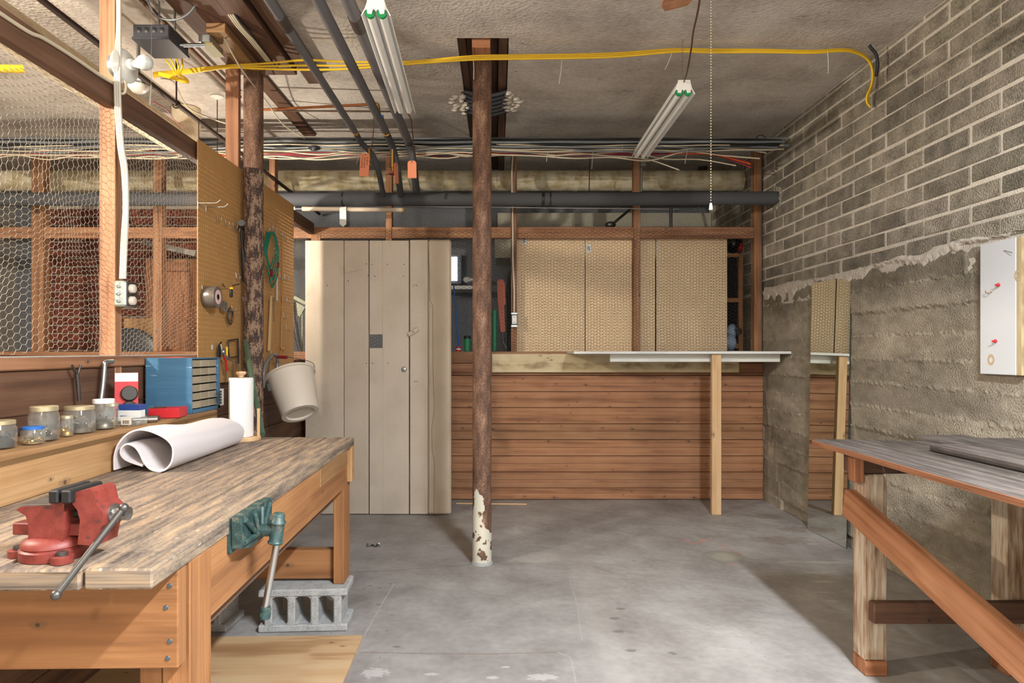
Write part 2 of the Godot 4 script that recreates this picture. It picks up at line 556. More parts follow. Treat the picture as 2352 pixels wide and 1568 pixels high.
	im = ramp_image(512, 512, [[155, .02, 256, 512, .7, 5], [156, .05, 512, 512, .55, 4]], [[0.0, rgb(58, 44, 40)], [.42, rgb(86, 66, 56)], [.55, rgb(136, 110, 92)], [1.0, rgb(170, 144, 120)]], 1.3)
	mat("rust_flaky", tex(im), .8, 0.1, n_fine, .9)
	mat("rust_dark", rgb(66, 50, 42), .7, .3)
	mat("galvanised", rgb(168, 172, 172), .35, .85)
	mat("steel", rgb(176, 176, 174), .28, .95)
	mat("steel_dark", rgb(96, 94, 92), .4, .8)
	mat("wire", rgb(150, 141, 127), .6, .2)
	mat("wire_dark", rgb(70, 66, 62), .5, .3)
	mat("copper", rgb(166, 104, 66), .35, .85)
	mat("brass", rgb(176, 140, 78), .35, .85)
	mat("chain_brass", rgb(150, 138, 112), .5, .5)
	mat("iron_black", rgb(44, 42, 42), .55, .4)
	mat("mirror_glass", rgb(232, 236, 230), .015, 1.0)
	# paint, plastic, paper
	mat("black", rgb(30, 30, 32), .5)
	mat("black_box", rgb(52, 54, 60), .35)
	triplanar(mat("foam", rgb(76, 78, 82), .85, 0.0, n_fine, .6), 3.0)
	triplanar(mat("foam_pale", rgb(104, 102, 104), .85, 0.0, n_fine, .6), 3.0)
	im = ramp_image(512, 256, [[161, .01, 256, 128, .7, 5], [162, .05, 64, 256, .4, 3]], [[0.0, rgb(134, 114, 78)], [.2, rgb(192, 176, 134)], [.5, rgb(222, 213, 184)], [1.0, rgb(234, 228, 206)]], 1.0)
	mat("wrapped_pipe", tex(im), .8, 0.0, n_fine, .5)
	im = ramp_image(256, 256, [[165, .02, 256, 256, .6, 5], [166, .09, 256, 256, .4, 3]], [[0.0, rgb(176, 158, 128)], [.5, rgb(206, 190, 162)], [1.0, rgb(224, 212, 190)]], .9)
	mat("lagging", tex(im), .9, 0.0, n_rough, .8)
	im = ramp_image(256, 256, [[171, .03, 256, 256, .5, 4], [172, .2, 256, 256, .3, 2]], [[0.0, rgb(176, 130, 76)], [1.0, rgb(196, 150, 94)]], .8)
	mat("pegboard_dark", tex(im), .6)
	im = ramp_image(256, 256, [[175, .03, 256, 256, .5, 4], [176, .2, 256, 256, .3, 2]], [[0.0, rgb(226, 196, 154)], [1.0, rgb(240, 214, 176)]], .8)
	mat("pegboard_tan", tex(im), .65)
	mat("white", rgb(226, 226, 222), .45)
	mat("white_board", rgb(222, 224, 226), .35)
	mat("paper", rgb(208, 200, 200), .85)
	mat("paper_white", rgb(222, 220, 218), .9, 0.0, n_fine, .5)
	mat("cream_plastic", rgb(218, 206, 190), .5)
	mat("porcelain", rgb(226, 226, 218), .25)
	mat("bulb_white", rgb(214, 216, 212), .3)
	mat("enamel", rgb(244, 244, 240), .4)
	mat("green_glow_plastic", rgb(24, 150, 84), .2)
	mat("yellow", rgb(240, 196, 36), .45)
	mat("cable_cream", rgb(206, 194, 170), .5)
	mat("cable_white", rgb(196, 190, 178), .5)
	mat("cable_grey", rgb(128, 134, 138), .4, .2)
	mat("cable_red", rgb(176, 54, 70), .5)
	mat("cable_orange", rgb(226, 96, 36), .5)
	mat("cable_brown", rgb(92, 62, 46), .5)
	mat("cord_green", rgb(14, 116, 92), .5)
	mat("tag_salmon", rgb(236, 146, 108), .7)
	mat("ink", rgb(70, 40, 40), .8)
	im = ramp_image(256, 256, [[181, .02, 256, 256, .6, 4], [182, .1, 256, 256, .3, 3]], [[0.0, rgb(84, 38, 34)], [.4, rgb(122, 48, 40)], [1.0, rgb(144, 70, 60)]], 1.0)
	for i in 24:
		blot(im, rng.randf() * 256, rng.randf() * 256, rng.randf_range(2, 12), rng.randf_range(1, 6), rgb(66, 48, 46), .7, .7)
	triplanar(mat("vise_red", tex(im), .5), 5.0)
	im = ramp_image(256, 256, [[185, .02, 256, 256, .6, 4], [186, .1, 256, 256, .3, 3]], [[0.0, rgb(34, 52, 52)], [.5, rgb(50, 74, 73)], [.7, rgb(70, 94, 88)], [.82, rgb(118, 104, 88)], [1.0, rgb(150, 126, 104)]], 1.3)
	triplanar(mat("vise_green", tex(im), .45, .2), 5.0)
	im = ramp_image(256, 256, [[191, .03, 256, 256, .5, 4], [192, .1, 256, 256, .3, 3]], [[0.0, rgb(58, 98, 128)], [1.0, rgb(84, 130, 162)]], .8)
	for i in 60:
		blot(im, rng.randf() * 256, rng.randf() * 256, rng.randf_range(.6, 1.6), rng.randf_range(.6, 1.6), rgb(206, 218, 226), .7, .5)
	mat("cabinet_blue", tex(im), .4)
	mat("drawer_clear", rgb(176, 164, 142), .25)
	mat("red", rgb(196, 36, 44), .45)
	mat("blue", rgb(40, 66, 136), .45)
	mat("blue_bright", rgb(36, 104, 186), .45)
	mat("green", rgb(28, 144, 92), .45)
	mat("orange_brown", rgb(176, 84, 46), .5)
	mat("tube_green", rgb(96, 128, 104), .3, .5)
	mat("tape_grey", rgb(120, 112, 104), .3, .4)
	mat("rope", rgb(186, 134, 74), .9)
	mat("sisal", rgb(206, 170, 118), .9)
	mat("grey_cloth", rgb(142, 156, 176), .8)
	mat("black_bag", rgb(22, 22, 24), .22)
	mat("crystal", rgb(60, 56, 50), .5)
	var gl := mat("jar_glass", Color(.9, .93, .9, .1), .04)
	gl.transparency = BaseMaterial3D.TRANSPARENCY_ALPHA
	mat("lid_gold", rgb(204, 192, 156), .35, .6)
	mat("screws", rgb(120, 112, 98), .35, .85)
	mat("screws_brass", rgb(176, 140, 70), .35, .85)
	var wl := mat("window_light", Color(1, 1, 1), .5)
	wl.emission_enabled = true
	wl.emission = Color(.9, .95, 1.0)
	wl.emission_energy_multiplier = 1.3

func ramp_tex_cinder() -> ImageTexture:
	return tex(ramp_image(256, 256, [[135, .03, 256, 256, .5, 5], [136, .15, 256, 256, .5, 2]], [[0.0, rgb(130, 130, 130)], [.5, rgb(168, 168, 166)], [1.0, rgb(192, 192, 190)]], 1.0))

func floor_image() -> Image:
	# 300 pixels to the metre, x from -1.8 to 2.284 and d from 2.3 to 5.75
	var w := 1225
	var h := 1035
	var im := ramp_image(w, h, [[131, .008, w, h, .6, 6], [132, .06, w, h, .25, 3], [133, .004, w, h / 3, .5, 4]], [[0.0, rgb(122, 117, 113)], [.35, rgb(146, 141, 137)], [.65, rgb(162, 158, 154)], [1.0, rgb(182, 179, 175)]], 1.0)
	var at := func(px: float, py: float) -> Vector2:
		var p := PY(px, py, 0.0)
		return Vector2((p.x + 1.8) * 300.0, (-p.z - 2.3) * 300.0)
	# joint and cracks
	stroke(im, [at.call(800, 1314), at.call(870, 1311), at.call(960, 1306), at.call(1085, 1296)], 1.2, rgb(112, 104, 98), .6, .9)
	stroke(im, [at.call(826, 1498), at.call(1000, 1501), at.call(1110, 1502), at.call(1200, 1500), at.call(1280, 1498)], 1.6, rgb(132, 114, 102), .4, .9)
	stroke(im, [at.call(1280, 1498), at.call(1310, 1510), at.call(1322, 1568)], 1.3, rgb(178, 174, 169), .4)
	stroke(im, [at.call(1308, 1330), at.call(1325, 1390), at.call(1336, 1470)], 1.0, rgb(184, 181, 177), .4)
	stroke(im, [at.call(835, 1460), at.call(880, 1380), at.call(905, 1340)], 1.0, rgb(190, 186, 180), .5)
	# pale drips and dark spots
	for s in [[860, 1545, 18, 12], [1245, 1555, 20, 9], [990, 1548, 9, 4], [1130, 1556, 8, 4], [1160, 1532, 6, 3]]:
		var p: Vector2 = at.call(s[0], s[1])
		blot(im, p.x, p.y, s[2], s[3], rgb(206, 204, 200), .55, .6)
	for s in [[868, 1388, 5], [850, 1345, 4], [895, 1340, 4], [900, 1411, 3], [887, 1448, 3], [835, 1353, 4], [870, 1350, 5], [910, 1485, 6], [1420, 1450, 9], [1410, 1420, 8], [1425, 1398, 8], [1448, 1494, 8], [1540, 1499, 5], [1548, 1502, 4], [1495, 1299, 4], [1455, 1287, 3], [1571, 1346, 2], [1690, 1202, 4], [1352, 1200, 4], [1342, 1218, 3]]:
		var p: Vector2 = at.call(s[0], s[1])
		blot(im, p.x, p.y, s[2], s[2] * .6, rgb(104, 98, 94), .6, .5)
	for i in 150:
		blot(im, rng.randf() * w, rng.randf() * h, rng.randf_range(.6, 1.8), rng.randf_range(.6, 1.8), rgb(96, 88, 80), .55, .5)
	# brown damp stains near the far corner
	for s in [[1760, 1185, 46, 24], [1830, 1215, 40, 24], [1690, 1165, 20, 12], [1800, 1240, 60, 30]]:
		var p: Vector2 = at.call(s[0], s[1])
		blot(im, p.x, p.y, s[2], s[3], rgb(116, 98, 82), .35, .8)
	for s in [[1900, 1292, 40, 5], [1850, 1290, 60, 4], [1880, 1315, 30, 9], [1890, 1360, 18, 4], [1910, 1380, 14, 4], [1890, 1335, 26, 6]]:
		var p: Vector2 = at.call(s[0], s[1])
		blot(im, p.x, p.y, s[2], s[3], rgb(196, 190, 180), .5, .7)
	# round patch and orange spray marks
	var rp: Vector2 = at.call(1665, 1278)
	blot(im, rp.x, rp.y, 43, 43, rgb(126, 118, 108), .6, .12)
	blot(im, rp.x, rp.y, 37, 37, rgb(152, 150, 138), .7, .12)
	blot(im, rp.x, rp.y, 26, 24, rgb(170, 164, 150), .6, .2)
	var spray := rgb(226, 128, 96)
	stroke(im, [at.call(1574, 1238), at.call(1584, 1246), at.call(1600, 1248), at.call(1610, 1245), at.call(1608, 1239), at.call(1618, 1238), at.call(1630, 1244)], 2.6, spray, .35)
	stroke(im, [at.call(1645, 1248), at.call(1668, 1249)], 2.4, spray, .3)
	stroke(im, [at.call(1650, 1254), at.call(1676, 1254)], 2.4, spray, .3)
	stroke(im, [at.call(1650, 1261), at.call(1685, 1265), at.call(1705, 1272)], 2.2, spray, .3)
	stroke(im, [at.call(1670, 1294), at.call(1692, 1294)], 2.2, spray, .25)
	return im

func structure_shell() -> void:
	var fl := thing("floor", "smooth grey concrete floor with cracks and an orange spray mark", "floor", Vector3(0, 0, -3), null, "", "structure")
	var fm := mat("floor_concrete", tex(floor_image()), .62, 0.0, normal_tex(12, .05, 512, 2.0, 4), .25)
	fm.texture_repeat = false
	var g := g0()
	var x0 := -1.8
	var hint := Vector3.UP
	g.uo = Vector2.ZERO
	g.quad(Vector3(x0, 0, -2.3), Vector3(WX, 0, -2.3), Vector3(WX, 0, -5.75), Vector3(x0, 0, -5.75), hint, Vector2(0, 0), Vector2(1, 0), Vector2(1, 1), Vector2(0, 1))
	part(fl, "floor_slab", g, fm)
	g = g0()
	g.mm(-5.2, 2.5, -.16, -.004, -1.8, 7.4, 0, 0)
	for r in [[-5.2, 2.284, -1.8, 2.3], [-5.2, -1.8, 2.3, 5.75], [-5.2, 2.284, 5.75, 7.3]]:
		g.mm(r[0], r[1], -.01, 0, r[2], r[3], 0, 0)
	part(fl, "floor_base", g, M("concrete_plain"))
	# ceiling with the open slot over the middle column
	var ce := thing("ceiling", "rough grey plastered concrete ceiling with a boxed slot over the middle column", "ceiling", Vector3(0, CEIL, -3), null, "", "structure")
	g = g0()
	for r in [[-5.2, -.235, -1.8, 7.4], [.065, 2.5, -1.8, 7.4], [-.235, .065, -1.8, 3.82], [-.235, .065, 6.9, 7.4]]:
		g.mm(r[0], r[1], CEIL, CEIL + .16, r[2], r[3], 0, 0)
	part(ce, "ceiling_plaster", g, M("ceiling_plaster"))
	g = g0(Color(.7, .7, .7))
	g.mm(-.26, .09, CEIL + .16, CEIL + .22, 3.7, 7.0, 2, 0)
	part(ce, "slot_cover", g, M("dark_wood"))
	for b in [[-.232, -.19, .0], [-.19, -.13, .03], [-.06, .0, .05], [.004, .06, .0]]:
		g = g0(shade(.55, 1.0))
		g.mm(b[0], b[1], CEIL + .03 + b[2], CEIL + .155, 3.83, 6.89, 2)
		part(ce, "slot_board", g, M("dark_wood"))
	for k in 5:
		g = g0(shade(.6, 1.0))
		g.mm(-.13, -.065, CEIL + .06, CEIL + .15, 4.2 + k * .5, 4.5 + k * .5, 2)
		part(ce, "slot_board", g, M("old_plank"))
	# corrugated conduits that cross the slot
	for k in 6:
		g = g0()
		var d := 4.62 + k * .075
		var pts := []
		var rad := []
		for i in 41:
			var u := i / 40.0
			pts.append(Vector3(lerpf(-.245, .075, u), CEIL + .012 - sin(u * PI) * .035, -d))
			rad.append(.016 if i % 2 else .02)
		g.tube(pts, rad, 8)
		solo("corrugated_conduit", "black corrugated conduit crossing the ceiling slot behind the middle column", "conduit", g, M("black_box"), "corrugated conduits in the ceiling slot")
	# rough plaster patches where the conduits go in
	for s in [[.1, 4.8], [-.27, 4.85]]:
		g = g0()
		for i in 26:
			var a := rng.randf() * TAU
			var q := sqrt(rng.randf())
			g.ball(Vector3(s[0] + cos(a) * q * .07, CEIL - .002, -s[1] + sin(a) * q * .19), Vector3(rng.randf_range(.015, .035), rng.randf_range(.006, .014), rng.randf_range(.015, .035)), 7)
		part(ce, "plaster_patch", g, M("mortar"), "rough pale plaster lumps", "stuff")
	# outer walls, seen through the mesh or only by the light
	var wf := thing("wall_far", "dim grey plastered wall behind the storage bays", "wall", Vector3(0, 0, -7.2), null, "", "structure")
	g = g0()
	g.mm(-5.2, 2.5, 0, CEIL, 7.2, 7.4, 0, 0)
	part(wf, "plaster", g, M("grey_plaster"))
	g = g0()
	g.mm(.0, 2.28, 2.25, 2.75, 7.1, 7.2, 0, .004)
	part(wf, "white_beam_casing", g, M("white_plaster"), "white painted beam casing")
	var wl := thing("wall_outer", "plain grey wall closing the storage bay", "wall", Vector3(-5.2, 0, -3), null, "", "structure")
	g = g0()
	g.mm(-5.35, -5.2, 0, CEIL, -1.8, 7.4, 0, 0)
	part(wl, "plaster", g, M("concrete_plain"))
	var wb := thing("wall_near", "plain plastered wall behind the viewer", "wall", Vector3(-1, 0, 1.8), null, "", "structure")
	g = g0()
	g.mm(-5.35, 2.6, 0, CEIL, -1.95, -1.8, 0, 0)
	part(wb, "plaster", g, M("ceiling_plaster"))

func structure_right_wall() -> void:
	var w := thing("wall_right", "right wall of grey concrete blocks above board-marked poured concrete", "wall", Vector3(WX, 0, -3.5), null, "", "structure")
	var g := g0()
	g.mm(WX + .03, WX + .2, 0, CEIL, -1.8, 7.4, 0, 0)
	part(w, "wall_core", g, M("concrete_plain"))
	# mortar bed behind the blocks
	g = g0()
	g.mm(WX + .004, WX + .03, 1.62, CEIL, -1.8, 7.2, 0, 0)
	part(w, "mortar_bed", g, M("mortar"))
	# blocks: courses .0965 high, blocks .352 long, running bond
	var bl := .352
	var st := FastNoiseLite.new()
	st.seed = 33; st.frequency = 1.1; st.fractal_octaves = 3
	for k in range(-3, 11):
		var yc := 2.80 - .0965 * k
		var off := 3.022 if k % 2 == 0 else 3.218
		var h := .083
		var top := minf(yc + h / 2, CEIL - .006)
		var bot := yc - h / 2
		if bot > CEIL - .02: continue
		for j in range(-5, 12):
			var d0 := off + (j - 1) * bl + .006
			var d1 := d0 + bl - .012
			if d1 < 1.3 or d0 > 7.18: continue
			d1 = minf(d1, 7.19)
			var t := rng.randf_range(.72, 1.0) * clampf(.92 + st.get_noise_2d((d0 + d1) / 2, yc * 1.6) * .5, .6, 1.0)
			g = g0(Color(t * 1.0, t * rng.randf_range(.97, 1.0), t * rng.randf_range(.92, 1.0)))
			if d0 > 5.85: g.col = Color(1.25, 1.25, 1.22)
			var ax := rng.randf_range(-.0035, .0015)
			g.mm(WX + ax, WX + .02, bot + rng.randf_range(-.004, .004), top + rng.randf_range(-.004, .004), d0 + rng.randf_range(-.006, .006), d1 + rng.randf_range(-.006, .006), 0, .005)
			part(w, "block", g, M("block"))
	# poured concrete with board marks: a relief
	g = g0()
	var nz := FastNoiseLite.new()
	nz.seed = 3; nz.frequency = 9.0; nz.fractal_octaves = 4
	var ne := FastNoiseLite.new()
	ne.seed = 4; ne.frequency = 2.2; ne.fractal_octaves = 4
	var rel := func(d: float, y: float) -> float:
		var q := fposmod(y - .078, .1435)
		var row := int(floor((y - .078) / .1435))
		var e := minf(q, .1435 - q)
		var hgt := nz.get_noise_2d(d, y) * .0022 + ne.get_noise_2d(d * .4, y) * .004
		hgt += (float((row * 37 + int(floor((d + row * 1.3) / 1.35)) * 17) % 5) - 2.0) * .0022
		var rough := ne.get_noise_2d(d * 1.5 + 40.0, row * 5.0)
		if e < .012:
			if rough > -.12:
				hgt += .010 * (1.0 - e / .012) * clampf(.7 + nz.get_noise_2d(d * 7.0, y * 7.0) * 1.6, 0.0, 1.4)
			else:
				hgt -= .005 * (1.0 - e / .012)
		return WX - clampf(hgt, -.012, .014)
	var board_tint := func(d: float, y: float) -> Color:
		var row := int(floor((y - .078) / .1435))
		var k: float = [.84, 1.0, .92, .8, .96][posmod(row * 37 + int(floor((d + row * 1.3) / 1.35)) * 17, 5)]
		return Color(k, k * .99, k * .97)
	var nd := 330
	var ny := 170
	var ya := 0.0
	var yb := 1.80
	var da := 1.9
	var db := 5.72
	var grid := []
	for i in nd + 1:
		var col := PackedVector3Array()
		var d := lerpf(da, db, float(i) / nd)
		var top := 1.755 + ne.get_noise_2d(d * .9, 9.0) * .05 + nz.get_noise_2d(d * 1.5, 20.0) * .025
		for j in ny + 1:
			var y := lerpf(ya, top, float(j) / ny)
			col.append(Vector3(rel.call(d, y), y, -d))
		grid.append(col)
	for i in nd:
		for j in ny:
			var p: Array = [grid[i][j], grid[i + 1][j], grid[i + 1][j + 1], grid[i][j + 1]]
			var ns := []
			for c in [[i, j], [i + 1, j], [i + 1, j + 1], [i, j + 1]]:
				var a: Vector3 = grid[mini(c[0] + 1, nd)][c[1]] - grid[maxi(c[0] - 1, 0)][c[1]]
				var b: Vector3 = grid[c[0]][mini(c[1] + 1, ny)] - grid[c[0]][maxi(c[1] - 1, 0)]
				var nn := a.cross(b).normalized()
				ns.append(nn if nn.x < 0 else -nn)
			g.col = board_tint.call(-p[0].z + .001, p[0].y + .001)
			g.sm(p[0], p[1], p[2], ns[0], ns[1], ns[2], Vector2.ZERO, Vector2.ZERO, Vector2.ZERO)
			g.sm(p[0], p[2], p[3], ns[0], ns[2], ns[3], Vector2.ZERO, Vector2.ZERO, Vector2.ZERO)
	part(w, "poured_concrete", g, M("poured"))
	g = g0()
	g.mm(WX, WX + .03, 0, 1.76, -1.8, 1.9, 0, 0)
	g.mm(WX, WX + .03, 0, 1.76, 5.72, 7.2, 0, 0)
	part(w, "concrete_footing_wall", g, M("poured"))
	# ragged band of smeared mortar where the blocks start
	g = g0()
	var n2 := 260
	var rows := 7
	var gd := []
	for i in n2 + 1:
		var d := lerpf(1.9, 5.7, float(i) / n2)
		var wide := clampf(.045 + ne.get_noise_2d(d * .55, 60.0) * .13, .008, .12)
		var lo := 1.80 - wide + nz.get_noise_2d(d * .8, 70.0) * .03 + nz.get_noise_2d(d * 4.0, 71.0) * .012
		var hi := 1.815 + ne.get_noise_2d(d * .9, 80.0) * .03
		var col := PackedVector3Array()
		for j in rows + 1:
			var y := lerpf(lo, hi, float(j) / rows)
			var b := sin(PI * j / rows)
			col.append(Vector3(WX + .004 - .016 * b - nz.get_noise_2d(d * 2.0, y * 3.0) * .004, y, -d))
		gd.append(col)
	for i in n2:
		for j in rows:
			var a: Vector3 = gd[i][j]
			g.quad(a, gd[i + 1][j], gd[i + 1][j + 1], gd[i][j + 1], Vector3.LEFT, Vector2.ZERO, Vector2(.1, 0), Vector2(.1, .1), Vector2(0, .1))
	part(w, "mortar_smear", g, M("mortar"), "pale ragged mortar smear")

# ---- chicken wire: flat-topped hexagons of side a, drawn on a plane ----
func chicken_wire(org: Vector3, u: Vector3, v: Vector3, lu: float, lv: float, a: float, r: float, sd: int, squash := .87, loose := .03) -> G:
	var g := G.new()
	var nz := FastNoiseLite.new()
	nz.seed = sd; nz.frequency = 1.6; nz.fractal_octaves = 2
	var nf := FastNoiseLite.new()
	nf.seed = sd + 1; nf.frequency = 26.0
	var nrm := u.cross(v).normalized()
	var sy := a * sqrt(3.0) * squash
	var warp := func(p: Vector2) -> Vector3:
		var q := p + Vector2(nz.get_noise_2d(p.x, p.y), nz.get_noise_2d(p.x + 30, p.y)) * loose + Vector2(nf.get_noise_2d(p.x, p.y), nf.get_noise_2d(p.x + 9, p.y)) * .0035
		return org + u * q.x + v * q.y + nrm * (nz.get_noise_2d(p.x + 60, p.y) * .012)
	var seg := func(p: Vector2, q: Vector2, rr: float) -> void:
		var A: Vector3 = warp.call(p)
		var B: Vector3 = warp.call(q)
		var dir := (B - A).normalized()
		var s := dir.cross(nrm).normalized()
		var fr := [nrm, s * .866 - nrm * .5, -s * .866 - nrm * .5]
		for k in 3:
			var n0: Vector3 = fr[k]
			var n1: Vector3 = fr[(k + 1) % 3]
			g.sm(A + n0 * rr, A + n1 * rr, B + n1 * rr, n0, n1, n1, Vector2.ZERO, Vector2.ZERO, Vector2.ZERO)
			g.sm(A + n0 * rr, B + n1 * rr, B + n0 * rr, n0, n1, n0, Vector2.ZERO, Vector2.ZERO, Vector2.ZERO)
	var ni := int(lu / (1.5 * a))
	var nj := int(lv / sy)
	for i in ni:
		for j in nj:
			var cx := i * 1.5 * a + a
			var cy := j * sy + (sy / 2 if i % 2 else 0.0) + sy / 2
			var p0 := Vector2(cx - a / 2, cy - sy / 2)
			var p1 := Vector2(cx + a / 2, cy - sy / 2)
			var p2 := Vector2(cx + a, cy)
			var p3 := Vector2(cx + a / 2, cy + sy / 2)
			seg.call(p0, p1, r * 1.6)
			seg.call(p1, p2, r)
			seg.call(p2, p3, r)
	return g

# ---- pegboard with real holes ----
func pegboard(org: Vector3, u: Vector3, v: Vector3, lu: float, lv: float, th: float, tint := Color.WHITE, bow := 0.0) -> G:
	var g := g0(tint, 1.0, 1.0)
	var nrm := u.cross(v).normalized()    # towards the viewer
	var pitch := .0256
	var nu := int(lu / pitch)
	var nv := int(lv / pitch)
	var mu := (lu - nu * pitch) / 2
	var mv := (lv - nv * pitch) / 2
	var hr := .0036
	var at := func(a: float, b: float, w: float) -> Vector3:
		return org + u * a + v * b + nrm * (w + bow * sin(PI * b / lv) * sin(PI * a / lu))
	for i in nu:
		for j in nv:
			var c := Vector2(mu + (i + .5) * pitch, mv + (j + .5) * pitch)
			var ring := []
			for k in 6:
				ring.append(c + Vector2(cos(TAU * k / 6), sin(TAU * k / 6)) * hr)
			var x0 := 0.0 if i == 0 else c.x - pitch / 2
			var x1 := lu if i == nu - 1 else c.x + pitch / 2
			var y0 := 0.0 if j == 0 else c.y - pitch / 2
			var y1 := lv if j == nv - 1 else c.y + pitch / 2
			var cor := [Vector2(x1, c.y), Vector2(x1, y1), Vector2(x0, y1), Vector2(x0, c.y), Vector2(x0, y0), Vector2(x1, y0)]
			for k in 6:
				var a: Vector2 = ring[k]
				var b: Vector2 = ring[(k + 1) % 6]
				var p: Vector2 = cor[k]
				var q: Vector2 = cor[(k + 1) % 6]
				g.quad(at.call(a.x, a.y, 0), at.call(p.x, p.y, 0), at.call(q.x, q.y, 0), at.call(b.x, b.y, 0), nrm, a, p, q, b)
				var m := (a + b) / 2 - c
				g.quad(at.call(a.x, a.y, 0), at.call(b.x, b.y, 0), at.call(b.x, b.y, -th), at.call(a.x, a.y, -th), -(u * m.x + v * m.y), a, b, b, a)
				g.quad(at.call(a.x, a.y, -th), at.call(p.x, p.y, -th), at.call(q.x, q.y, -th), at.call(b.x, b.y, -th), -nrm, a, p, q, b)
	for e in [[Vector2(0, 0), Vector2(lu, 0), -v], [Vector2(0, lv), Vector2(lu, lv), v], [Vector2(0, 0), Vector2(0, lv), -u], [Vector2(lu, 0), Vector2(lu, lv), u]]:
		var a: Vector2 = e[0]
		var b: Vector2 = e[1]
		for s in 8:
			var p := a.lerp(b, s / 8.0)
			var q := a.lerp(b, (s + 1) / 8.0)
			g.quad(at.call(p.x, p.y, 0), at.call(q.x, q.y, 0), at.call(q.x, q.y, -th), at.call(p.x, p.y, -th), e[2], p, q, q, p)
	return g

func structure_back_partition() -> void:
	var w := thing("wall_back", "partition of brown beaded planks with studs, a rail and wire mesh above", "partition", Vector3(0, 0, -BD), null, "", "structure")
	var g: G
	# beaded planks
	var y := 1.066
	while y > 0.0:
		var y0 := maxf(y - .1377, .004)
		g = g0(shade(.8, 1.12))
		var mid := (y + y0) / 2 + .004
		# two flats with a bead groove between, joints open
		g.mm(-2.35, WX - .006, mid + .0022, y - .0022, BD, BD + .02, 0, .002)
		g.mm(-2.35, WX - .006, y0 + .0022, mid - .0018, BD + .0005, BD + .02, 0, .002)
		g.mm(-2.35, WX - .006, y0 + .003, y - .003, BD + .005, BD + .022, 0, 0)
		part(w, "plank", g, M("wainscot"))
		y -= .1377
	for yy in [[1.07, 1.088], [1.092, 1.17], [1.174, 1.24]]:
		g = g0(shade(.7, .95))
		g.mm(-2.35, WX - .006, yy[0], yy[1], BD, BD + .02, 0, .002)
		part(w, "plank", g, M("wainscot"))
	g = g0(Color(.4, .4, .4))
	g.mm(-5.0, WX - .004, 0, 1.235, BD + .022, BD + .04, 0, 0)
	part(w, "plank_backing", g, M("dark_wood"))
	g = g0(shade(.7, .8))
	g.mm(-5.0, WX - .006, 1.236, 1.272, BD - .004, BD + .09, 0)
	part(w, "sill", g, M("stud_wood"))
	# cream header board on the planks
	g = g0(Color.WHITE)
	g.mm(-.05, 2.06, 1.093, 1.252, BD - .034, BD - .001, 0, .004)
	part(w, "header_board", g, M("dirty_cream"), "dirty cream painted board with a round knot")
	# studs
	for s in [[-3.95, .10], [-2.92, .075], [-1.935, .05], [-.934, .052], [.14, .05], [1.196, .056], [2.235, .063]]:
		g = g0(shade(.8, 1.05))
		g.mm(s[0] - s[1] / 2, s[0] + s[1] / 2, 1.272, CEIL - .003, BD + .004, BD + .088, 1)
		part(w, "stud", g, M("stud_wood"))
	g = g0(shade(.9, 1.0))
	g.mm(-1.60, -1.52, 1.272, 2.28, BD + .004, BD + .08, 1)
	part(w, "stud", g, M("stud_wood"))
	# rail between the studs
	var xs := [-5.0, -4.0, -3.9, -2.957, -2.883, -1.96, -1.91, -.96, -.908, .115, .165, 1.168, 1.224, 2.203]
	for i in range(0, xs.size(), 2):
		g = g0(shade(.85, 1.08))
		g.mm(xs[i] + .001, xs[i + 1] - .001, 2.245, 2.34, BD + .008, BD + .05, 0)
		part(w, "rail", g, M("stud_wood"))
	g = chicken_wire(Vector3(-1.55, 1.27, -BD + .004), Vector3.RIGHT, Vector3.UP, 3.76, 1.06, .0172, .0008, 21)
	part(w, "chicken_wire", g, M("wire_dark"), "dark hexagonal wire mesh", "stuff")

func structure_left_partition() -> void:
	var w := thing("wall_left", "partition with a wire mesh window above dark planks behind the workbench", "partition", Vector3(LX, 0, -3.8), null, "", "structure")
	var g: G
	for k in 8:
		var y0 := .005 + k * .151
		g = g0(shade(.7, 1.05))
		g.mm(LX - .025, LX - .003, y0, y0 + .148, .9, BD - .004, 2, .003)
		part(w, "plank", g, M("dark_wood"))
	g = g0(shade(1.0, 1.1))
	g.mm(LX - .1, LX + .012, 1.213, 1.255, .9, 4.4, 2, .004)
	part(w, "sill", g, M("stud_wood"))
	g = g0(Color(1.5, 1.45, 1.4))
	g.mm(LX - .1, LX + .008, 1.2551, 1.2575, .9, 4.4, 2, 0)
	part(w, "sill_dust", g, M("cinder"), "pale dust lying on the sill", "stuff")
	# top plate beam with a seam at the stud
	for b in [[.9, 2.735], [2.785, BD - .01]]:
		g = g0(shade(.95, 1.1))
		g.mm(LX - .045, LX, 2.275, 2.368, b[0], b[1], 2)
		part(w, "top_plate", g, M("dark_wood"))
	g = g0(shade(1.0, 1.05))
	g.mm(-1.637, LX, 1.0, CEIL - .003, 2.736, 2.784, 1)
	part(w, "stud", g, M("stud_wood"))
	g = g0(shade(.95, 1.05))
	g.mm(-1.635, -1.557, 1.26, CEIL - .003, 4.0, 4.04, 1)
	part(w, "stud", g, M("stud_wood"))
	g = g0(shade(.9, 1.0))
	g.mm(-1.637, -1.60, 1.26, CEIL - .003, .95, 1.0, 1)
	part(w, "stud", g, M("stud_wood"))
	g = chicken_wire(Vector3(LX - .05, 1.255, -1.2), Vector3.FORWARD, Vector3.UP, 4.45, 1.1, .0172, .00078, 22, .84, .055)
	part(w, "chicken_wire", g, M("wire"), "pale hexagonal wire mesh", "stuff")

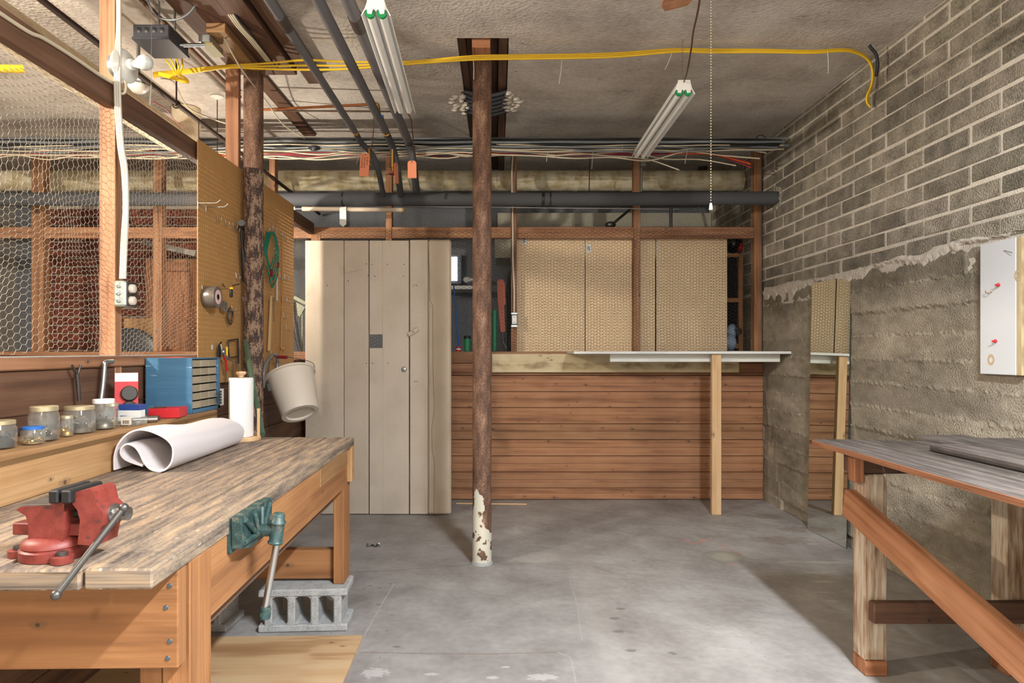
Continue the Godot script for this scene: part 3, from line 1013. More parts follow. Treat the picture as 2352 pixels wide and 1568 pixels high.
func storage_behind() -> void:
	var g: G
	# brick chimney wall seen through the mesh
	var w := thing("wall_brick", "old red brick wall with pale mortar behind the wire mesh", "wall", Vector3(-4.0, 0, -7.0), null, "", "structure")
	g = g0(Color(.8, .78, .74))
	g.mm(-4.75, -3.0, 0, CEIL - .004, 7.03, 7.19, 0, 0)
	part(w, "mortar_bed", g, M("mortar"))
	for k in 19:
		var y0 := 1.12 + k * .0875
		if y0 + .075 > CEIL: continue
		var off := 0.0 if k % 2 else .115
		for j in 9:
			var x0 := -4.76 + j * .225 - off
			var x1 := x0 + .212
			if x1 < -4.7 or x0 > -3.0: continue
			g = g0(shade(.55, 1.0))
			g.mm(maxf(x0, -4.75), minf(x1, -3.0), y0, y0 + .073, 7.005 + rng.randf_range(-.006, .006), 7.06, 0, .004)
			part(w, "brick", g, M("brick_red"))
	# panelled door standing behind the mesh
	var t := thing("panel_door", "dark brown panelled door standing behind the wire mesh", "door", Vector3(-3.3, 0, -6.4))
	g = g0(Color(.9, .9, .9))
	g.mm(-3.35, -2.86, 0, 2.12, 6.42, 6.45, 1)
	part(t, "panel", g, M("rust_board"))
	for b in [[-3.38, -3.28, 0, 2.16], [-2.95, -2.85, 0, 2.16]]:
		g = g0(shade(.7, .8))
		g.mm(b[0], b[1], b[2], b[3], 6.39, 6.43, 1)
		part(t, "stile", g, M("rust_board"))
	for b in [[2.04, 2.16], [1.1, 1.25], [0.0, .2]]:
		g = g0(shade(.7, .8))
		g.mm(-3.28, -2.95, b[0], b[1], 6.39, 6.43, 0)
		part(t, "rail", g, M("rust_board"))
	g = g0(Color(.85, .8, .75))
	g.x = Transform3D(Basis(Vector3(0, 0, 1), -.22), P(405, 574, 6.3))
	g.box(Vector3.ZERO, Vector3(.5, .05, .3), 0)
	solo("slanted_board", "grey board lying slanted on top of the panelled door", "board", g, M("cinder"))
	# tan board with a dark wheel in front
	t = thing("tan_board", "tan plywood board leaning behind the wire mesh", "board", Vector3(-3.2, 0, -6.2))
	g = g0()
	g.mm(-3.45, -3.18, 0, 1.58, 6.15, 6.17, 1)
	part(t, "sheet", g, M("bench_back"))
	g = g0()
	g.lathe([Vector2(0, -.03), Vector2(.22, -.03), Vector2(.25, -.015), Vector2(.25, .015), Vector2(.22, .03), Vector2(0, .03)], 28, Transform3D(Basis(Vector3.RIGHT, PI / 2), Vector3(P(300, 815, 6.0).x, 1.236, -6.0)))
	solo("round_lid", "round black lid leaning in front of the tan board", "lid", g, M("black_box"))
	# rough shelf behind the mesh that the small things stand on
	t = thing("storage_shelf", "rough plank shelf behind the back mesh at sill height", "shelf", Vector3(0, 0, -6.1))
	g = g0(Color(.6, .6, .6))
	g.mm(-2.1, 2.15, 1.245, 1.27, 5.805, 6.05, 0)
	part(t, "plank", g, M("old_plank"))
	for sx in [-1.4, .5, 1.6]:
		g = g0(Color(.6, .6, .6))
		g.mm(sx, sx + .04, 0, 1.245, 5.95, 5.99, 1)
		part(t, "leg", g, M("old_plank"))
	g = g0(Color(.6, .6, .6))
	g.mm(-3.75, -3.2, 0, .985, 5.85, 6.12, 0)
	solo("wooden_crate", "tall dark wooden crate under the round black lid", "crate", g, M("old_plank"))
	# things on the sill behind the back mesh
	var wd := thing("window_1", "small bright window pane glowing behind the painted plank door", "window", P(1035, 640, 7.1), null, "", "structure")
	g = g0()
	g.mm(-.56, -.43, H + (VY - 645) / F * 7.12, H + (VY - 590) / F * 7.12, 7.1, 7.12, 0, .002)
	part(wd, "pane", g, M("window_light"))
	g = g0()
	g.mm(-.60, -.385, H + (VY - 652) / F * 7.12, H + (VY - 584) / F * 7.12, 7.12, 7.18, 0, .002)
	part(wd, "frame", g, M("grey_plaster"))
	g = g0()
	g.mm(-.62, -.2, H + (VY - 668) / F * 6.9, H + (VY - 660) / F * 6.9, 6.7, 7.1, 0, .002)
	solo("white_slab", "white slab standing out from the wall below the small window", "shelf", g, M("white"))
	t = thing("wall_bulb", "unlit bulb in a socket on the wall behind the mesh", "lamp", P(1075, 642, 7.0))
	g = g0()
	g.lathe([Vector2(0, 0), Vector2(.02, .006), Vector2(.032, .03), Vector2(.03, .05), Vector2(.015, .085), Vector2(.015, .1), Vector2(0, .1)], 14, Transform3D(Basis(Vector3(0, 0, 1), -PI / 2), P(1064, 642, 6.9)))
	part(t, "bulb", g, M("bulb_white"))
	g = g0()
	g.tube([P(1085, 642, 6.9), P(1092, 642, 6.9), P(1092, 642, 7.19)], .018, 10)
	part(t, "socket", g, M("porcelain"))
	t = thing("green_cup", "green plastic cup on the sill behind the back mesh", "cup", P(1073, 802, 5.78))
	g = g0()
	var cp := P(1073, 802, 5.78); cp.y = 1.2725
	g.lathe([Vector2(0, 0), Vector2(.024, 0), Vector2(.03, .11), Vector2(.028, .11), Vector2(.022, .004), Vector2(0, .004)], 20, Transform3D(Basis(), cp))
	part(t, "cup", g, M("green"))
	g = g0()
	g.lathe([Vector2(.026, .11), Vector2(.031, .11), Vector2(.031, .13), Vector2(.024, .135), Vector2(0, .135)], 20, Transform3D(Basis(), cp))
	part(t, "lid", g, M("black"))
	g = g0()
	g.tube([P(1042, 655, 5.87), Vector3(P(1055, 0, 5.87).x, 1.272, -5.87)], [.006, .010], 8)
	solo("blue_stick", "thin blue stick leaning behind the mesh beside the painted door", "stick", g, M("blue_bright"))
	t = thing("small_tin", "small red and white tin on the sill behind the mesh", "tin", Vector3(P(1053, 800, 5.78).x, 1.2725, -5.78))
	g = g0()
	g.lathe([Vector2(0, 0), Vector2(.022, 0), Vector2(.022, .045), Vector2(0, .045)], 16, Transform3D(Basis(), Vector3(P(1053, 800, 5.78).x, 1.2725, -5.78)))
	part(t, "tin", g, M("red"))
	g = g0()
	g.lathe([Vector2(.0225, .014), Vector2(.0228, .015), Vector2(.0228, .026), Vector2(.0225, .027)], 16, Transform3D(Basis(), Vector3(P(1053, 800, 5.78).x, 1.2725, -5.78)))
	part(t, "label_band", g, M("white"))
	# between the column and the first pegboard
	g = g0()
	var po := PackedVector2Array([Vector2(-.02, 0), Vector2(.02, 0), Vector2(.022, .23), Vector2(.034, .24), Vector2(.036, .42), Vector2(.022, .456), Vector2(-.012, .458), Vector2(-.03, .44), Vector2(-.032, .3)])
	g.x = Transform3D(Basis(Vector3(0, 0, 1), .045), P(1155, 762, 5.82))
	g.prism(po, -.012, .012)
	t = thing("brush_handle", "flat orange brown brush handle hanging behind the mesh", "brush", P(1155, 762, 5.82))
	part(t, "handle", g, M("orange_brown"))
	g = g0()
	g.tube([P(1155, 762, 5.82), P(1155, 785, 5.82), P(1164, 800, 5.82)], .008, 8)
	part(t, "shank", g, M("steel_dark"))
	g = g0()
	g.tube(smooth_path([Vector3(P(1170, 0, 5.9).x, 1.271, -5.9), P(1169, 660, 5.9), P(1172, 630, 5.9), P(1180, 622, 5.9)]), .02, 10)
	solo("bent_pipe", "dark teal bent tube standing beside the orange handle", "tube", g, mat("teal_dark", rgb(38, 54, 54), .5))
	g = g0()
	g.tube([P(1136, 806, 5.85), P(1136, 712, 5.85)], .018, 10)
	solo("green_tube", "upright green tube half hidden by the middle column", "tube", g, M("green"))
	g = g0()
	g.mm(P(1136, 0, 6.6).x, P(1200, 0, 6.6).x, P(0, 592, 6.6).y, P(0, 540, 6.6).y, 6.6, 7.199, 0, .006)
	solo("pale_box", "pale green-white box hung up behind the mesh beside the column", "box", g, M("white_plaster"))
	# glazed cabinet frame with a black bag, at the right end behind the mesh
	t = thing("glazed_cabinet", "orange wood glazed cabinet standing behind the right end of the mesh", "cabinet", Vector3(2.15, 0, -6.1))
	for b in [[P(1697, 0, 6.1).x, P(1707, 0, 6.1).x, .9, P(0, 581, 6.1).y], [P(1610, 0, 6.1).x, P(1622, 0, 6.1).x, .9, P(0, 581, 6.1).y]]:
		g = g0(shade(.9, 1.0))
		g.mm(b[0], b[1], b[2], b[3], 6.1, 6.14, 1)
		part(t, "stile", g, M("pine_orange"))
	for yy in [[581, 590], [684, 694], [789, 800]]:
		g = g0(shade(.9, 1.0))
		g.mm(P(1622, 0, 6.1).x, P(1697, 0, 6.1).x, P(0, yy[1], 6.1).y, P(0, yy[0], 6.1).y, 6.1, 6.14, 0)
		part(t, "rail", g, M("pine_orange"))
	g = g0()
	g.mm(P(1622, 0, 6.1).x, P(1697, 0, 6.1).x, .9, P(0, 590, 6.1).y, 6.15, 6.5, 1)
	part(t, "dark_inside", g, M("black_bag"), "dark glossy panes")
	g = g0()
	g.mm(P(1610, 0, 6.1).x, P(1707, 0, 6.1).x, 0, .9, 6.1, 6.5, 1)
	part(t, "body", g, M("pine_orange"))
	t = thing("black_bag", "black bag with a red edge on top of the glazed cabinet", "bag", P(1685, 581, 6.2))
	g = g0()
	g.ball(P(1684, 558, 6.25), Vector3(.08, .1, .1), 16)
	part(t, "bag", g, M("black_bag"))
	g = g0()
	g.ball(P(1697, 566, 6.22), Vector3(.035, .055, .06), 12)
	part(t, "red_edge", g, M("red"))
	t = thing("cloth_bundle", "pale blue-grey cloth bundle tied with black cord behind the mesh", "cloth", P(1680, 785, 5.95))
	g = g0()
	g.ball(Vector3(P(1678, 0, 5.95).x, 1.35, -5.95), Vector3(.05, .08, .06), 14)
	g.ball(Vector3(P(1681, 0, 5.95).x, 1.45, -5.95), Vector3(.045, .07, .05), 14)
	part(t, "cloth", g, M("grey_cloth"))
	g = g0()
	for k in 4:
		g.tube(smooth_path([P(1688, 745 + k * 4, 5.88), P(1698, 752 + k * 5, 5.87), P(1703, 765 - k * 3, 5.88), P(1690, 768 - k * 4, 5.88)]), .004, 6)
	part(t, "cord", g, M("black"))
	# tangle behind the mesh left of the painted door
	t = thing("dark_tool", "dark hand tool hanging behind the mesh beside the painted door", "tool", P(685, 800, 5.95))
	g = g0()
	g.tube([P(676, 740, 5.95), Vector3(P(689, 0, 5.95).x, 1.272, -5.95)], [.03, .016], 8)
	part(t, "handle", g, M("black_box"))
	g = g0()
	g.tube([P(673, 690, 5.95), P(676, 742, 5.95)], [.012, .02], 8)
	part(t, "head", g, M("steel_dark"))
	g = g0(Color(.8, .9, .85))
	g.x = Transform3D(Basis(Vector3(0, 0, 1), -.5), P(690, 690, 6.0))
	g.box(Vector3.ZERO, Vector3(.12, .03, .05), 0)
	g.box(Vector3(.02, -.08, 0), Vector3(.1, .1, .03), 0)
	g.x = Transform3D()
	g.tube([P(694, 700, 6.0), Vector3(P(694, 0, 6.0).x, 1.271, -6.0)], .006, 6)
	solo("pale_carton", "small pale torn carton behind the mesh beside the painted door", "carton", g, M("white_plaster"))

func columns_and_beams() -> void:
	var g := g0(Color.WHITE, .6, 1.0)
	var c := Vector3(-.094, 0, -4.01)
	var t := thing("steel_column", "rusty brown steel pipe column with peeling cream paint at its foot", "column", c)
	g.lathe([Vector2(.057, .0), Vector2(.057, CEIL - .035)], 32, Transform3D(Basis(), c))
	part(t, "pipe", g, M("rust_pipe"))
	# what is left of the paint at the foot: a thin ragged shell
	g = g0(Color.WHITE, .6, 1.0)
	var nz := FastNoiseLite.new()
	nz.seed = 8; nz.frequency = 6.0; nz.fractal_octaves = 4
	var na := 64
	var nh := 90
	for i in na:
		for j in nh:
			var a0 := TAU * i / na
			var a1 := TAU * (i + 1) / na
			var y0 := .5 * j / nh
			var y1 := .5 * (j + 1) / nh
			var am := (a0 + a1) / 2
			# the paint reaches highest on the side turned to the left of the viewer
			var reach := .10 + .36 * pow(maxf(0.0, cos(am - PI * .66)), 2.2)
			if (y0 + y1) / 2 + nz.get_noise_3d(cos(am) * .06, y0, sin(am) * .06) * .26 > reach: continue
			if nz.get_noise_3d(cos(am) * .12, y0 * 2.0 + 5.0, sin(am) * .12) > .24: continue
			var r := .0585
			var d0 := Vector3(cos(a0), 0, sin(a0))
			var d1 := Vector3(cos(a1), 0, sin(a1))
			g.sm(c + d0 * r + Vector3(0, y0, 0), c + d1 * r + Vector3(0, y0, 0), c + d1 * r + Vector3(0, y1, 0), d0, d1, d1, Vector2(y0, a0), Vector2(y0, a1), Vector2(y1, a1))
			g.sm(c + d0 * r + Vector3(0, y0, 0), c + d1 * r + Vector3(0, y1, 0), c + d0 * r + Vector3(0, y1, 0), d0, d1, d0, Vector2(y0, a0), Vector2(y1, a1), Vector2(y1, a0))
	part(t, "peeling_paint", g, mat("old_paint", rgb(206, 200, 182), .8), "peeling cream paint")
	g = g0()
	g.lathe([Vector2(.066, 0), Vector2(.064, .01), Vector2(.0575, .02)], 24, Transform3D(Basis(), c))
	part(t, "mortar_collar", g, M("cinder"))
	g = g0(Color(.95, .9, .85))
	g.mm(c.x - .055, c.x + .052, CEIL - .035, CEIL + .1, 3.86, 4.09, 2)
	part(t, "cap_block", g, M("rust_board"), "brown wooden cap block")
	# second column by the pegboard
	g = g0(Color.WHITE, .5, 1.0)
	var c2 := Vector3(-1.462, 0, -3.99)
	var t2 := thing("flaky_column", "pipe column with flaking dark and tan paint between the two brown pegboards", "column", c2)
	g.lathe([Vector2(.057, 0), Vector2(.057, 2.36)], 28, Transform3D(Basis(), c2))
	part(t2, "lower_pipe", g, M("rust_flaky"), "flaking dark paint over tan")
	g = g0(Color(1, 1, 1), .6, 1.0)
	g.lathe([Vector2(.0572, 2.36), Vector2(.0568, 2.93)], 28, Transform3D(Basis(), c2))
	part(t2, "upper_pipe", g, M("rust_pipe"))
	# dark beam under the ceiling, with a spacer block on the column
	var b := thing("ceiling_beam", "dark brown timber beam under the ceiling above the flaking column", "beam", Vector3(-1.42, CEIL - .1, -3.3))
	g = g0(Color(.85, .8, .8))
	g.mm(-1.62, -1.24, 2.982, CEIL - .002, 2.4, 4.12, 2)
	part(b, "timber", g, M("dark_wood"))
	g = g0(Color(.7, .68, .68))
	g.mm(-1.22, -1.13, 3.0, CEIL - .002, 2.4, 4.3, 2)
	part(b, "side_board", g, M("dark_wood"))
	g = g0(Color(.7, .68, .66))
	g.mm(-1.515, -1.415, 2.932, 2.981, 3.46, 4.06, 2)
	part(b, "spacer_block", g, M("bench_back"), "paler wooden spacer block")
	g = g0(Color(.8, .8, .8))
	g.mm(-1.60, -1.50, CEIL - .022, CEIL - .002, 4.13, 5.5, 2)
	solo("ceiling_joist", "narrow dark joist flush with the ceiling beyond the flaking column", "joist", g, M("dark_wood"))

func pipe_run(nm: String, label: String, pts: Array, r: float, m: Material, bands := [], band_mat: Material = null) -> Node3D:
	var lo: Vector3 = pts[0]
	var t := thing(nm, label, "pipe", lo)
	var g := g0(Color.WHITE, .5, 1.0)
	g.tube(pts, r, 20)
	part(t, "run", g, m)
	for b in bands:
		var a: Vector3 = pts[b[0]]
		var e: Vector3 = pts[b[0] + 1]
		var p := a.lerp(e, b[1])
		var dir := (e - a).normalized()
		g = g0(Color.WHITE, .5, 1.0)
		g.tube([p - dir * b[2], p + dir * b[2]], r + .003, 20)
		part(t, "band", g, band_mat if band_mat else M("black"))
	return t

func pipes() -> void:
	var g: G
	var t: Node3D
	# grey foam pipe along the back partition into the right wall
	pipe_run("foam_pipe", "thick dark grey foam-wrapped pipe running into the block wall", [Vector3(-4.9, 2.515, -5.44), Vector3(.45, 2.515, -5.44), Vector3(WX + .01, 2.525, -5.44)], .054, M("foam"), [[0, .68, .006], [0, .985, .012], [0, .996, .006]], M("black"))
	g = g0()
	for i in 30:
		var an := TAU * i / 30.0
		var q := rng.randf_range(.055, .085)
		g.ball(Vector3(WX - .002, 2.525 + sin(an) * q, -5.44 + cos(an) * q), Vector3(rng.randf_range(.006, .012), rng.randf_range(.012, .028), rng.randf_range(.012, .03)), 7)
	solo("mortar_patch", "lumpy mortar packed round the foam pipe at the block wall", "mortar", g, M("block"), "", "stuff")
	# cream wrapped drain pipe behind the studs
	var yb := P(0, 415, 6.2).y
	pipe_run("wrapped_pipe", "fat cream wrapped drain pipe behind the studs under the ceiling", [Vector3(-5.1, yb, -6.2), Vector3(WX - .01, yb, -6.2)], .094, M("wrapped_pipe"), [[0, .535, .02], [0, .62, .03], [0, .69, .012], [0, .79, .02], [0, .855, .06]], M("wrapped_pipe"))
	# lagged duct above the left partition
	pipe_run("lagged_duct", "fat cream lagged pipe running above the wire mesh partition", [Vector3(-2.3, 2.79, -1.0), Vector3(-2.3, 2.79, -4.72), Vector3(-2.3, 2.83, -4.85), Vector3(-2.3, 2.92, -4.92), Vector3(-2.3, 3.064, -4.921)], .1, M("lagging"), [[0, .43, .012], [0, .71, .012]], M("lagging"))
	# thin dark pipe with a ring hanger
	var py := 2.738
	t = pipe_run("sprinkler_pipe", "thin dark iron pipe slung from a ring hanger above the mesh", [Vector3(-1.9, py, -1.2), Vector3(-1.9, py, -7.1)], .0145, M("rust_dark"), [[0, .75, .02], [0, .57, .02]], M("rust_dark"))
	g = g0()
	var ring := []
	for k in 17:
		ring.append(Vector3(-1.9 + cos(TAU * k / 16) * .021, py - .004 + sin(TAU * k / 16) * .021, -3.94))
	g.tube(ring, .005, 6, false)
	g.tube([Vector3(-1.9, py + .02, -3.94), Vector3(-1.9, CEIL - .001, -3.94)], .0045, 6)
	g.tube([Vector3(-1.885, py - .2, -4.2), Vector3(-1.885, py, -4.2)], .003, 5)
	part(t, "ring_hanger", g, M("rust_dark"), "rusty ring hanger on a rod")
	pipe_run("rusty_pipe", "thin rusty brown pipe close under the ceiling above the black box", [Vector3(-1.78, 3.03, -2.5), Vector3(-1.78, 3.03, -4.6)], .0125, mat("pipe_brown", rgb(112, 78, 58), .6, .3))
	# three foam wrapped water pipes with bends down to the foam pipe
	var yw := 2.812
	var vlab := ["slimmest of the three grey foam-wrapped water pipes under the ceiling", "middle grey foam-wrapped water pipe with brass fittings", "grey foam-wrapped water pipe beside the left strip light, ending in black tape"]
	var spec := [[-1.0, .0225, [P(853, 352, 4.98), P(868, 388, 5.0), P(880, 447, 5.36)]], [-.785, .027, [P(905, 350, 4.97), P(914, 398, 5.0), P(920, 447, 5.36)]], [-.655, .030, [P(946, 352, 4.99), P(952, 400, 5.02), P(957, 440, 5.34)]]]
	for i in 3:
		var s: Array = spec[i]
		var dn: Array = s[2]
		var joint: float = [4.66, 4.66, 4.86][i]
		t = thing("water_pipe", vlab[i], "pipe", Vector3(s[0], yw, -3.5))
		g = g0()
		g.tube([Vector3(s[0], yw, -1.4), Vector3(s[0], yw, -joint + .02)], s[1], 18)
		part(t, "foam_sleeve", g, M("foam_pale"))
		g = g0()
		g.tube([Vector3(s[0], yw, -joint + .03), Vector3(s[0], yw, -joint - .07)], s[1] * .72, 14)
		g.lathe([Vector2(s[1] * .7, 0), Vector2(s[1] * .95, .004), Vector2(s[1] * .95, .026), Vector2(s[1] * .7, .03)], 14, Transform3D(Basis(Vector3.RIGHT, -PI / 2), Vector3(s[0], yw, -joint - .02)))
		part(t, "joint", g, M("brass") if i < 2 else M("black"), "bare brass joint" if i < 2 else "black tape")
		g = g0()
		var path := [Vector3(s[0], yw, -joint - .05), Vector3(s[0], yw - .01, -4.88 if i < 2 else -4.94)]
		path.append_array(dn)
		g.tube(smooth_path(path, 5), s[1] * .93, 16)
		part(t, "foam_bend", g, M("foam"))
		if i != 1:
			g = g0()
			g.tube([Vector3(s[0], yw, -3.05), Vector3(s[0], yw, -3.17)], s[1] + .004, 18)
			part(t, "tape_wrap", g, mat("tape_dark%d" % i, rgb(70, 60, 54), .6))
		if i == 1:
			g = g0()
			g.x = Transform3D(Basis(), P(902, 362, 4.92))
			g.tube([Vector3(0, .06, 0), Vector3(0, -.07, 0)], .011, 10)
			g.tube([Vector3(0, -.07, 0), Vector3(0, -.12, 0)], .006, 8)
			part(t, "valve", g, M("brass"), "brass drain valve")
			g = g0()
			g.x = Transform3D(Basis(), P(902, 398, 4.92))
			g.lathe([Vector2(0, -.008), Vector2(.03, -.008), Vector2(.034, 0), Vector2(.03, .008), Vector2(0, .008)], 16)
			part(t, "valve_wheel", g, mat("valve_red", rgb(120, 60, 52), .6), "rusty red valve wheel")
		if i == 0:
			g = g0()
			g.x = Transform3D(Basis(), P(848, 350, 4.9))
			g.tube([Vector3(0, .03, 0), Vector3(.005, -.06, 0)], .009, 10)
			g.lathe([Vector2(0, -.005), Vector2(.018, -.005), Vector2(.018, .005), Vector2(0, .005)], 12, Transform3D(Basis(), Vector3(.005, -.09, 0)))
			part(t, "valve", g, M("brass"), "small brass valve")
	# salmon paper tags
	var tags := [[839, 352, 27, 53, -.06, 0.0, "salmon paper tag with handwriting hanging from the slimmest water pipe"], [909, 374, 24, 46, .12, 1.25, "salmon paper tag hanging edge-on from the middle water pipe"], [946, 369, 25, 40, .02, 0.0, "blank salmon paper tag hanging below the black-taped water pipe"]]
	for k in 3:
		var q: Array = tags[k]
		var sc := 4.86 / F
		var wd: float = q[2] * sc * .8
		var ht: float = q[3] * sc
		t = thing("paper_tag", q[6], "tag", P(q[0], q[1], 4.86), Basis(Vector3.UP, q[5]) * Basis(Vector3(0, 0, 1), q[4]))
		g = g0()
		g.prism(PackedVector2Array([Vector2(-wd / 2, -ht), Vector2(wd / 2, -ht), Vector2(wd / 2, -.014), Vector2(wd / 2 - .012, 0), Vector2(-wd / 2 + .012, 0), Vector2(-wd / 2, -.014)]), -.0006, .0006)
		part(t, "card", g, M("tag_salmon"))
		g = g0()
		g.lathe([Vector2(.0022, 0), Vector2(.0045, .0008), Vector2(.0022, .0016)], 10, Transform3D(Basis(Vector3.RIGHT, PI / 2), Vector3(0, -.01, .0006)))
		part(t, "eyelet", g, M("ink"))
		if k == 0:
			for ln in [["To Main", -.022, .018], ["Hot water", -.03, .0], ["Circulating", -.02, -.018]]:
				var tm := TextMesh.new()
				tm.text = ln[0]
				var sf := SystemFont.new()
				sf.font_names = PackedStringArray(["Droid Sans"])
				sf.font_italic = true
				tm.font = sf
				tm.font_size = 24
				tm.pixel_size = .00075
				tm.depth = .0004
				tm.curve_step = 4
				tm.horizontal_alignment = HORIZONTAL_ALIGNMENT_LEFT
				var o := MeshInstance3D.new()
				o.name = "handwriting"
				o.mesh = tm
				o.material_override = M("ink")
				t.add_child(o, true)
				o.transform = Transform3D(Basis(Vector3(0, 0, 1), -PI / 2), Vector3(ln[2], ln[1], .0008))
		else:
			g = g0()
			g.tube([Vector3(0, -.01, .002), Vector3(.004, .05, 0)], .0012, 5)
			part(t, "wire_tie", g, M("wire"))
	# copper pipe with an elbow and a blue valve
	t = thing("copper_pipe", "thin copper pipe crossing under the ceiling to an elbow", "pipe", Vector3(-1.3, 2.92, -4.6))
	g = g0()
	g.tube([P(606, 252, 4.55), P(862, 239, 4.6)], .009, 10)
	part(t, "run", g, M("copper"))
	g = g0()
	g.tube(smooth_path([P(858, 239, 4.6), P(867, 241, 4.6), P(869, 252, 4.62), P(872, 275, 4.66)], 4), .014, 10)
	part(t, "elbow", g, M("brass"))
	g = g0()
	g.box(P(879, 270, 4.6), Vector3(.016, .035, .016), 1, .004)
	part(t, "valve_handle", g, M("blue_bright"), "blue valve handle")
	g = g0()
	g.tube([P(630, 254, 4.75), P(900, 256, 4.95)], .007, 8)
	solo("thin_conduit", "thin brown conduit behind the copper pipe", "pipe", g, mat("conduit_brown", rgb(110, 94, 80), .5, .4))
	# cardboard tube and rod under the foam pipe
	t = thing("cardboard_tube", "long pale cardboard tube tucked under the foam pipe", "tube", P(670, 476, 5.46))
	g = g0()
	g.tube([P(664, 479, 5.46), P(926, 482, 5.46)], .0185, 16)
	part(t, "tube", g, mat("card", rgb(206, 190, 170), .7))
	g = g0()
	g.tube([P(924, 482, 5.46), P(929, 482, 5.46)], .0195, 16)
	part(t, "end_ring", g, mat("card_ring", rgb(176, 140, 60), .6))
	g = g0()
	g.tube([P(679, 479.2, 5.46), P(694, 479.3, 5.46)], .0192, 16)
	part(t, "black_tape", g, M("black_box"))
	g = g0()
	g.prism(PackedVector2Array([Vector2(-.025, .035), Vector2(.028, .04), Vector2(.03, -.1), Vector2(.004, -.125), Vector2(-.024, -.1)]), -.0008, .0008)
	for i in g.v.size():
		g.v[i] += P(787, 486, 5.43)
	part(t, "tape_flap", g, M("galvanised"), "hanging flap of silver tape")
	g = g0()
	g.tube([P(930, 474, 5.47), P(1560, 480, 5.5)], .004, 6)
	solo("steel_rod", "thin steel rod running along under the foam pipe", "rod", g, M("steel"))
	# short fittings beyond the partition on the right
	t = thing("vent_stub", "dark pipe stub with a square plate under the far ceiling", "pipe", P(1614, 400, 6.5))
	g = g0()
	g.tube([P(1614, 412, 6.5), P(1614, 384, 6.5), P(1614, 376, 6.5)], [.045, .045, .03], 14)
	part(t, "stub", g, M("black_box"))
	g = g0(Color(.6, .6, .6))
	g.mm(P(1575, 0, 6.5).x, P(1660, 0, 6.5).x, P(0, 378, 6.5).y, P(0, 370, 6.5).y, 6.45, 6.75, 0)
	part(t, "plate", g, M("dark_wood"))
	g = g0()
	g.tube([P(1541, 522, 5.5), P(1541, 466, 5.5)], .013, 10)
	solo("drop_pipe", "short black pipe hanging below the foam pipe", "pipe", g, M("black_box"))
	g = g0()
	g.tube([P(1405, 516, 6.0), P(1455, 474, 6.0), P(1470, 436, 6.15)], .012, 8)
	g.ball(P(1402, 516, 6.0), Vector3(.05, .03, .04), 10)
	solo("valve_stem", "grey valve stem slanting down behind the rail", "valve", g, M("steel_dark"))
	g = g0()
	g.tube([P(1355, 340, 5.6), P(1353, 442, 5.9)], .004, 6)
	solo("hanger_rod", "thin rusty hanger rod holding the wrapped pipe", "rod", g, M("rust_dark"))
	g = g0()
	g.tube([P(1474, 385, 5.68), P(1473, 440, 5.68)], .009, 8)
	g.box(P(1477, 372, 5.66), Vector3(.045, .07, .04), 1, .006)
	solo("conduit_fitting", "small grey conduit fitting on the stud below the right strip light", "conduit", g, M("galvanised"))

func cable(nm: String, label: String, pts: Array, r: float, m: Material, group := "", steps := 5, sides := 7) -> void:
	var g := g0()
	g.tube(smooth_path(pts, steps), r, sides)
	solo(nm, label, "cable", g, m, group)

